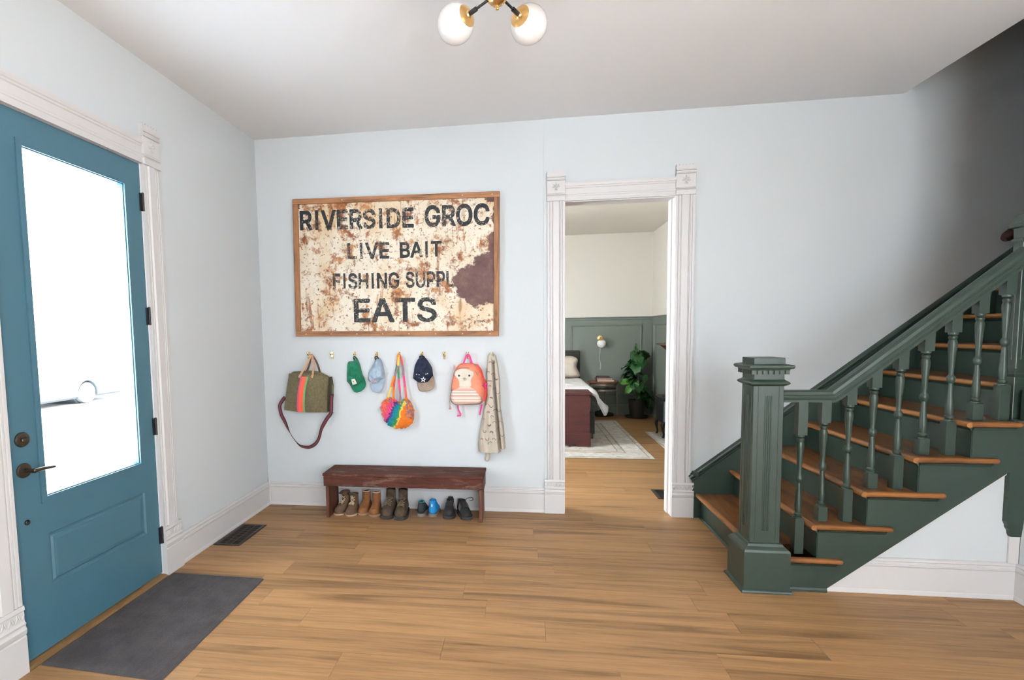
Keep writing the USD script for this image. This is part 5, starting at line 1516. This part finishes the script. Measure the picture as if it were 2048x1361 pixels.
# red-brown chest at the foot of the bed
M_chest = wood('red_cedar', (.036, .0065, .005), (.062, .0125, .010), .5, (3, 14, 14), rnd=.04)
chest = Thing('chest', 'red-brown wooden blanket chest on the rug at the foot of the bed', 'chest', (2.4, 2.63, .008))
chest.put('body', cbox(1.83, 2.985, 2.432, 2.83, .16, .652, .003), M_chest)
chest.put('lid', [cbox(1.80, 3.012, 2.41, 2.845, .652, .678, .006)], M_chest)
sk = sg.Polygon([(1.82, .009), (1.82, .165), (2.995, .165), (2.995, .009), (2.86, .009)] + [(2.84 - .0 - .10 * q, .009 + .030 * math.sin(PI * q)) for q in np.linspace(0, 1, 7)] + [(2.70, .05), (2.1, .05), (1.98, .02), (1.95, .009)])
chest.put('skirt_board', extr(sk.buffer(0), (0, 2.418, 0), X, Z, Y, .016), M_chest)
chest.put('side_skirt', [cbox(2.984, 2.997, 2.43, 2.83, .009, .165, .002)], M_chest)
chest.put('skirt_moulding', extr([(0, 0), (.01, 0), (.006, .01), (0, .014)], (1.82, 2.432, .165), -Y, Z, X, 1.175), M_chest)

# nightstand with things on it
M_walnut = wood('nightstand_walnut', (.06, .02, .012), (.16, .06, .034), .3, (4, 16, 16), coat=.3)
M_antb = mat('antique_brass', (.36, .30, .24), .38, metal=.9)
nx0, ny0 = 3.475, 4.74
ns = Thing('nightstand', 'round walnut nightstand with brass bands and slim brass legs beside the bed', 'nightstand', (nx0, ny0, 0))
ns.put('top', lathe([(0, .578), (.238, .578), (.246, .586), (.248, .598), (.242, .608), (0, .608)], (nx0, ny0, 0), 48), M_walnut, smooth=35)
ns.put('upper_band', lathe([(.206, .545), (.214, .545), (.214, .575), (.206, .575)], (nx0, ny0, 0), 48), M_antb, smooth=35)
ns.put('lower_band', lathe([(.204, .455), (.216, .455), (.216, .482), (.204, .482)], (nx0, ny0, 0), 48), M_antb, smooth=35)
ns.put('shelf', lathe([(0, .458), (.204, .458), (.204, .468), (0, .468)], (nx0, ny0, 0), 40), M_walnut, smooth=35)
for a_ in (-.20, -PI + .45, 1.25, 2.4):
    c_, s_ = math.cos(a_), math.sin(a_)
    ns.put('leg', tube([(nx0 + .213 * c_, ny0 + .213 * s_, .578), (nx0 + .213 * c_, ny0 + .213 * s_, .45), (nx0 + .228 * c_, ny0 + .228 * s_, 0)], [.010, .010, .008], None, 10), M_antb, smooth=True)


def book(label, x0, x1, y0, y1, z0, z1, cover, pages, rz=0.0):
    t = Thing('book', label, 'book', ((x0 + x1) / 2, (y0 + y1) / 2, z0), rz, group='books stacked on the nightstand')
    w, h, d = (x1 - x0) / 2, (y1 - y0) / 2, z1 - z0
    t.put('cover', [cbox(-w, w, -h, h, 0, .003, .001), cbox(-w, w, -h, h, d - .003, d, .001), cbox(-w, -w + .004, -h, h, 0, d, .001)], cover, local=True)
    t.put('pages', box(-w + .004, w - .004, -h + .004, h - .004, .003, d - .003), pages, local=True)


M_pages = mat('book_pages', (.52, .40, .33), .9)
book('thick red-brown book lying lowest in the nightstand stack', 3.36, 3.63, 4.60, 4.80, .6085, .640, mat('book_redbrown', (.13, .035, .022), .5), M_pages)
book('brown book lying in the middle of the nightstand stack', 3.35, 3.60, 4.61, 4.79, .6405, .662, mat('book_brown', (.17, .08, .05), .5), M_pages, .05)
book('black book lying on top of the nightstand stack', 3.36, 3.57, 4.62, 4.78, .6625, .690, mat('book_black', (.012, .010, .012), .45), mat('book_pages_dark', (.10, .05, .05), .9), -.06)

# dark bag under the nightstand
single('floor_bag', soft([((3.40, 4.83, .05, .05), (3.56, 4.84, .045, .045)), ((3.47, 4.85, .085, .04), (3.52, 4.84, .06, .045)), ((3.56, 4.84, .04, .04), (3.64, 4.87, .03, .03))], .012, 6, flat=.003), mat('bag_black', (.010, .009, .010), .8), 'dark soft bag slumped on the floor under the nightstand', 'bag', smooth=True)

# wall sconce
sx0, sz0 = 3.478, 1.215
sco = Thing('wall_sconce', 'plug-in wall sconce with a white glass globe, brass fitting and hanging white cord', 'wall light', (sx0, BY - .008, sz0))
sco.put('back_plate', lathe([(0, 0), (.045, 0), (.042, .010), (.012, .014), (0, .014)], (sx0 - .01, BY - .0085, sz0 + .09), 24, -Y), M_brass, smooth=35)
sco.put('arm', tube([(sx0 - .01, BY - .02, sz0 + .09), (sx0 - .01, BY - .09, sz0 + .105), (sx0, BY - .13, sz0 + .09)], .007, 12, 10), M_brass, smooth=True)
sco.put('cup', lathe([(0, .088), (.012, .088), (.014, .078), (.045, .068), (.054, .056), (.050, .054), (0, .06)], (sx0, BY - .13, sz0), 24), M_brass, smooth=35)
sco.put('switch', lathe([(0, 0), (.006, 0), (.006, .016), (0, .018)], (sx0 - .045, BY - .13, sz0 + .055), 10, -X), M_brass, smooth=35)
sco.put('globe', trimesh.creation.icosphere(3, .074).apply_translation((sx0, BY - .13, sz0)), M_milk, smooth=True)
sco.put('cord', tube([(sx0 - .01, BY - .012, sz0 + .05), (sx0 - .006, BY - .012, sz0 - .1), (sx0 - .012, BY - .012, sz0 - .25), (sx0 + .004, BY - .012, sz0 - .38), (sx0 - .004, BY - .014, sz0 - .45)], .0035, 30, 6), M_white, smooth=True)

# fiddle leaf fig
M_leaf = mat('fig_leaf', (.018, .075, .022), .45, color2=(.035, .125, .035), vscale=9, spec=.4, trans=(.10, .28, .04), rnd=.35)
M_leafl = mat('fig_leaf_young', (.10, .30, .055), .45, color2=(.15, .38, .09), vscale=9, trans=(.2, .45, .08), rnd=.1)
M_vein = mat('fig_vein', (.17, .26, .10), .6)
M_stem = mat('fig_stem', (.06, .042, .026), .9, var=.2, vscale=60)
px_, py_ = 4.02, 4.80
fig = Thing('potted_plant', 'fiddle leaf fig with drooping dark green leaves in a dark pot, bedroom corner', 'potted plant', (px_, py_, 0))
fig.put('pot', lathe([(0, .012), (.105, .012), (.128, .26), (.136, .27), (.136, .29), (.126, .29), (.120, .26), (0, .255)], (px_, py_, 0), 32), mat('dark_pot', (.020, .017, .014), .6), smooth=35)
fig.put('saucer', lathe([(0, 0), (.17, 0), (.19, .022), (.183, .024), (.165, .008), (0, .008)], (px_, py_, 0), 32), mat('dark_saucer', (.022, .016, .012), .5), smooth=35)
fig.put('soil', lathe([(0, .262), (.119, .258)], (px_, py_, 0), 24), mat('soil', (.02, .014, .01), 1.0))
fig.put('stem', [tube([(px_, py_, .25), (px_ - .01, py_ - .02, .6), (px_ + .0, py_ - .03, .85), (px_ - .01, py_ - .03, 1.06)], [.013, .011, .009, .006], 24, 8), tube([(px_ + .03, py_, .25), (px_ + .07, py_ - .02, .5), (px_ + .06, py_ - .03, .8)], [.011, .009, .006], 20, 8)], M_stem, smooth=True)


def leaf(base, dirv, L_, W_, droop, roll, seed):
    """obovate wavy leaf from base along dirv, curving down"""
    d0 = np.array(dirv, float); d0 /= np.linalg.norm(d0)
    side = np.cross(d0, Z)
    if np.linalg.norm(side) < 1e-3:
        side = X.copy()
    side /= np.linalg.norm(side)
    nrm_ = np.cross(side, d0)
    side, nrm_ = side * math.cos(roll) + nrm_ * math.sin(roll), nrm_ * math.cos(roll) - side * math.sin(roll)

    def f(u, v, off=0.0):
        q = v
        w = W_ / 2 * np.clip(np.sin(PI * np.clip(q, 0, 1) ** 1.25), 0, 1) ** .65 * (.55 + .55 * q) * np.where(q < .33, .75 + .75 * q, 1)
        a_ = droop * q
        alongc = L_ * (np.sin(a_) / droop if abs(droop) > 1e-3 else q)
        dropc = -L_ * ((1 - np.cos(a_)) / droop if abs(droop) > 1e-3 else 0 * q)
        s = (u - .5) * 2
        ruff = .10 * W_ * np.abs(s) ** 1.5 * np.sin(q * 14 + seed + s) + .16 * W_ * np.abs(s) ** 1.3
        P = np.array(base)[None, None] + d0 * alongc[..., None] + (Z * dropc[..., None]) + side * (s * w)[..., None] + nrm_ * (ruff + off)[..., None]
        return P
    return f


random.seed(5)
leaves = []
for k in range(34):
    h = .30 + .74 * ((k * .618) % 1.0)
    az = k * 2.399 + .4
    L_ = random.uniform(.24, .345)
    base = (px_ - .005 + .015 * math.cos(az), py_ - .025 + .015 * math.sin(az), h)
    leaves.append((base, (math.cos(az) * .9, math.sin(az) * .55, .5 - .4 * (1 - (h - .30) / .74)), L_, L_ * .70, random.uniform(1.0, 1.9), random.uniform(-.5, .5), k, M_leaf))
leaves += [((px_ - .01, py_ - .03, 1.04), (-.25, -.2, 1.0), .16, .09, -.3, .3, 40, M_leaf), ((px_ - .01, py_ - .03, 1.05), (-.8, -.5, .6), .27, .17, 2.0, .2, 41, M_leaf), ((px_ - .01, py_ - .03, 1.04), (.8, -.4, .5), .28, .18, 2.0, -.2, 42, M_leaf), ((px_, py_ - .04, 1.02), (-.1, -1, .3), .28, .18, 1.9, .1, 43, M_leaf), ((px_, py_ - .04, .95), (.35, -1, .3), .28, .2, 1.8, -.1, 44, M_leaf), ((px_, py_ - .04, .86), (-.5, -1, .2), .27, .19, 1.7, .2, 45, M_leaf),
           ((px_, py_ - .05, .72), (.5, -1, .1), .27, .2, 1.6, .2, 46, M_leaf), ((px_ - .02, py_ - .05, .58), (.1, -1, .1), .28, .18, 1.7, 0, 47, M_leaf),
           ((px_ - .06, py_ - .08, .585), (-1.0, -.35, .12), .27, .13, .25, .9, 50, M_leafl), ((px_ - .07, py_ - .10, .57), (.4, -1.0, .1), .15, .13, .5, .3, 51, M_leafl), ((px_ - .06, py_ - .10, .54), (-.8, -.6, -.25), .24, .13, .6, .8, 52, M_leafl)]
for base, dv_, L_, W_, dr, ro, sd, mm in leaves:
    f = leaf(base, dv_, L_, W_, dr, ro, sd)
    p = fig.put('leaf', sheet(lambda u, v: f(u, v), 9, 15, .0012), mm, smooth=60, label='pale young leaf' if mm is M_leafl else None)
    fig.put('midrib', tube(f(np.full((1, 12), .5), np.linspace(0, .96, 12)[None], .0012)[0], [.0032, .001], None, 5), M_vein, parent=p)

# dark cabinet against the right wall, and the shelf over it
M_iron = mat('black_iron', (.010, .011, .013), .45)
M_pblue = mat('pale_blue_panel', (.24, .33, .40), .4)
cab = Thing('cabinet', 'small black cabinet on curved legs with pale blue front, at the right bedroom wall', 'cabinet', (4.13, 3.2, .009))
fx0, fx1, fy0, fy1 = 3.985, 4.285, 3.02, 3.40
fr_ = sg.box(fx0, .20, fx1, .52).difference(sg.box(fx0 + .012, .225, fx1 - .012, .495))
cab.put('front_frame', extr(fr_, (0, fy0, 0), X, Z, Y, .02), M_iron)
cab.put('front_panel', cbox(fx0 + .011, fx1 - .011, fy0 + .004, fy0 + .018, .224, .496, .002), M_pblue)
cab.put('body', cbox(fx0 + .01, fx1 - .005, fy0 + .02, fy1, .20, .515, .003), M_iron)
cab.put('top', cbox(fx0 - .015, fx1, fy0 - .015, fy1 + .01, .52, .545, .006), M_iron)
cab.put('crest', [trimesh.creation.icosphere(2, .016).apply_translation((fx0 + .0, fy0 + .0, .556)), tube([(fx0, fy0 - .002, .50), (fx0 - .018, fy0 - .006, .47), (fx0 - .006, fy0 - .004, .44)], .007, 10, 8)], M_iron, smooth=True)
for xx, s in ((fx0 + .02, -1), (fx1 - .03, 1)):
    for yy in (fy0 + .02, fy1 - .03):
        cab.put('leg', tube([(xx, yy, .21), (xx + s * .014, yy, .17), (xx + s * .010, yy, .11), (xx - s * .002, yy, .05), (xx + s * .006, yy - .006, .018), (xx + s * .012, yy - .012, .0145)], [.026, .024, .018, .012, .012, .014], 22, 10), M_iron, smooth=True)
shf = Thing('wall_shelf', 'brown wooden mantel shelf on the right bedroom wall', 'shelf', (4.25, 3.85, 1.2))
shf.put('board', cbox(4.165, BX - .009, 3.3, 4.18, 1.205, 1.232, .004), mat('shelf_wood', (.10, .05, .028), .4))
M_shb = mat('shelf_bracket', (.08, .04, .024), .4)
for q in (3.6, 4.05):
    shf.put('bracket', extr([(0, 0), (.12, .10), (0, .10)], (BX - .009, q, 1.105), -X, Z, Y, .02), M_shb)

# ------------------------------------------------------------------ outside the entry door: porch, street, parked car, pale house
M_pav = mat('pale_street', (.55, .55, .54), .9, var=.06, vscale=2)
M_porch = mat('porch_boards', (.60, .60, .59), .7)
M_hwhite = mat('white_siding', (.80, .81, .82), .8)
M_hshade = mat('window_dark_glass', (.045, .06, .064), .3)
M_hbr = mat('bracket_grey', (.06, .063, .066), .8)
single('street', box(-60, -2.2, -40, 60, -.75, -.60), M_pav, kind='structure')
single('porch_floor', [box(-2.2, -.152, -6, 2, -.14, -.03)], M_porch, kind='structure')
ho = Thing('house', 'pale house across the street with a bracketed porch roof, seen through the entry door glass', 'house', (-24, 22, -.6))
ho.put('wall', box(-30, -24, 8, 40, -.6, 11), M_hwhite)
ho.put('porch_roof', box(-24, -21.4, 9, 39, 5.35, 5.6), M_hwhite)
ho.put('frieze', box(-21.7, -21.5, 9.2, 38.8, 4.45, 5.35), M_hwhite)
for k in range(22):
    ho.put('bracket', box(-21.5, -21.35, 9.5 + k * 1.35, 9.75 + k * 1.35, 4.95, 5.34), M_hbr)
for k in range(9):
    ho.put('porch_post', box(-21.75, -21.55, 9.6 + k * 3.6, 9.8 + k * 3.6, -.6, 4.45), M_hwhite)
for k in range(8):
    w_ = ho.put('window', [box(-24.04, -23.99, 10.6 + k * 3.6, 11.7 + k * 3.6, .9, 3.1)], M_hwhite)
    ho.put('pane', [box(-24.02, -23.97, 10.75 + k * 3.6, 11.55 + k * 3.6, 1.05, 2.0), box(-24.02, -23.97, 10.75 + k * 3.6, 11.55 + k * 3.6, 2.1, 2.98)], M_hshade, parent=w_)

M_car = mat('silver_car_paint', (.065, .075, .082), .5, spec=.3)
M_tyre = mat('tyre_rubber', (.10, .11, .115), .8)
M_rim = mat('alloy_rim', (.60, .62, .64), .3, metal=.6)
M_under = mat('car_underside', (.025, .03, .033), .8)
M_cglass = mat('car_glass', (.16, .18, .19), .1)
cx1, cyr, cg_ = -11.4, 10.72, -.60
car = Thing('car', 'silver car parked on the street, seen through the entry door glass', 'car', (-12.25, 9.4, cg_))
prof_ = [(-1.75, .30), (-1.80, .55), (-1.72, .80), (-.75, .95), (-.05, 1.45), (1.35, 1.50), (2.25, 1.30), (3.30, 1.02), (3.55, .90), (3.62, .62), (3.58, .32), (3.0, .24), (-1.4, .24)]
body_poly = sg.Polygon([(cyr - a_, cg_ + b_) for a_, b_ in prof_]).buffer(.06).buffer(-.06)
for wy in (0, 2.72):
    body_poly = body_poly.difference(sg.Point(cyr - wy, cg_ + .33).buffer(.385))
cb2 = extr(body_poly, (cx1, 0, 0), Y, Z, -X, 1.72)
v = cb2.vertices
zf = np.clip((v[:, 2] - (cg_ + .9)) / .6, 0, 1)
mid = cx1 - .86
v[:, 0] = mid + (v[:, 0] - mid) * (1 - .22 * zf)
cb2.vertices = v
car.put('body', cb2, M_car)
gl = sg.Polygon([(cyr - a_, cg_ + b_) for a_, b_ in [(-.50, 1.0), (-.02, 1.38), (1.30, 1.42), (2.1, 1.24), (2.75, 1.03)]])
car.put('side_glass', [extr(gl, (cx1 - .035, 0, 0), Y, Z, -X, .006)], M_cglass)
car.put('underbody', box(cx1 - 1.66, cx1 - .12, cyr - 3.3, cyr + 1.5, cg_ + .17, cg_ + .30), M_under)
car.put('wheel_well', [extr(sg.Point(cyr - wy, cg_ + .33).buffer(.385), (cx1 - .22, 0, 0), Y, Z, -X, 1.3) for wy in (0, 2.72)], M_under)
for wy in (0, 2.72):
    for wx, s in ((cx1 - .01, 1), (cx1 - 1.71, -1)):
        w_ = car.put('wheel', lathe([(.20, -.10), (.30, -.10), (.325, -.07), (.325, .07), (.30, .10), (.20, .10)], (wx - s * .10, cyr - wy, cg_ + .326), 32, X), M_tyre, smooth=35)
        car.put('rim', [lathe([(0, .06), (.05, .07), (.07, .05), (.17, .06), (.205, .09), (.205, -.02), (0, -.02)], (wx - s * .10, cyr - wy, cg_ + .326), 32, X * s)], M_rim, smooth=35, parent=w_)
car.put('door_handle', [cbox(cx1 - .005, cx1 + .02, cyr - 1.0, cyr - .8, cg_ + .86, cg_ + .89), cbox(cx1 - .005, cx1 + .02, cyr - 2.0, cyr - 1.8, cg_ + .86, cg_ + .89)], M_rim)
car.put('tail_light', cbox(cx1 - .16, cx1 + .006, cyr + 1.60, cyr + 1.74, cg_ + .62, cg_ + .85), mat('tail_light_red', (.5, .08, .06), .3))

# ------------------------------------------------------------------ labels of the setting
for name, label, cat in (
        ('wall_back', 'pale grey back wall of the hall with the sign, hooks and bedroom doorway', 'wall'), ('wall_back_panel', 'slightly proud right half of the pale grey back wall, behind the stairs', 'wall'),
        ('wall_left', 'pale grey left wall of the hall with the teal entry door', 'wall'), ('wall_front', 'hall wall behind the viewer with one large window', 'wall'), ('wall_right', 'right wall of the hall beside the stairs', 'wall'),
        ('wall_stairwell_front', 'front wall of the stairwell beyond the hanging newel', 'wall'), ('wall_stairwell_end', 'end wall of the stairwell at the upper landing', 'wall'), ('wall_stairwell_upper', 'upper stairwell wall above the hall ceiling edge', 'wall'),
        ('wall_understairs', 'pale triangular wall below the staircase', 'wall'), ('ceiling', 'white hall ceiling with a cut-out over the stairs', 'ceiling'), ('ceiling_stairwell', 'ceiling high above the stairwell', 'ceiling'),
        ('wall_bedroom_far', 'cream upper far wall of the bedroom', 'wall'), ('wall_bedroom_right', 'cream upper right wall of the bedroom', 'wall'), ('wall_bedroom_left', 'cream left bedroom wall with a window, out of view', 'wall'), ('ceiling_bedroom', 'warm white bedroom ceiling seen through the doorway', 'ceiling'),
        ('baseboard_back', 'white moulded baseboard along the back wall behind the bench', 'baseboard'), ('baseboard_left', 'white moulded baseboard along the left wall beside the floor vent', 'baseboard'), ('baseboard_left_rear', 'white baseboard on the left wall behind the entry door', 'baseboard'),
        ('baseboard_right', 'white baseboard along the right hall wall', 'baseboard'), ('baseboard_front', 'white baseboard along the wall behind the viewer', 'baseboard'), ('baseboard_understairs', 'white moulded baseboard on the triangular wall below the stairs', 'baseboard'),
        ('trim_1', 'thin white corner post where the left and back baseboards meet', 'trim'), ('trim_4', 'white edge strips framing the triangular wall below the stairs', 'trim'),
        ('wainscot_far', 'sage green wainscot with chair rail on the far bedroom wall', 'wainscot'), ('wainscot_right', 'sage green wainscot with chair rail on the right bedroom wall', 'wainscot'),
        ('trim_5', 'sage panel moulding around the wall sconce', 'trim'), ('trim_6', 'sage panel moulding behind the bed', 'trim'), ('trim_7', 'sage panel moulding left of the bed', 'trim'),
        ('trim_8', 'sage panel moulding on the right bedroom wall beside the fig', 'trim'), ('trim_9', 'sage panel moulding on the right bedroom wall near the cabinet', 'trim'), ('trim_10', 'sage panel moulding on the right bedroom wall nearest the doorway', 'trim'),
        ('baseboard_bedroom_far', 'sage baseboard along the far bedroom wall', 'baseboard'), ('baseboard_bedroom_right', 'sage baseboard along the right bedroom wall', 'baseboard'), ('baseboard_bedroom_near', 'white baseboard on the bedroom side of the doorway wall', 'baseboard'),
        ('street', 'pale sunlit street and pavement outside the entry door', 'street'), ('porch_floor', 'pale painted porch floor outside the entry door', 'porch'),
        ('window_1', 'large white sash window behind the viewer', 'window'), ('window_2', 'white sash window in the left bedroom wall', 'window'), ('window_3', 'white sash window in the right hall wall', 'window')):
    pr = stage.GetPrimAtPath('/World/' + name)
    if pr:
        setd(pr, label, cat)
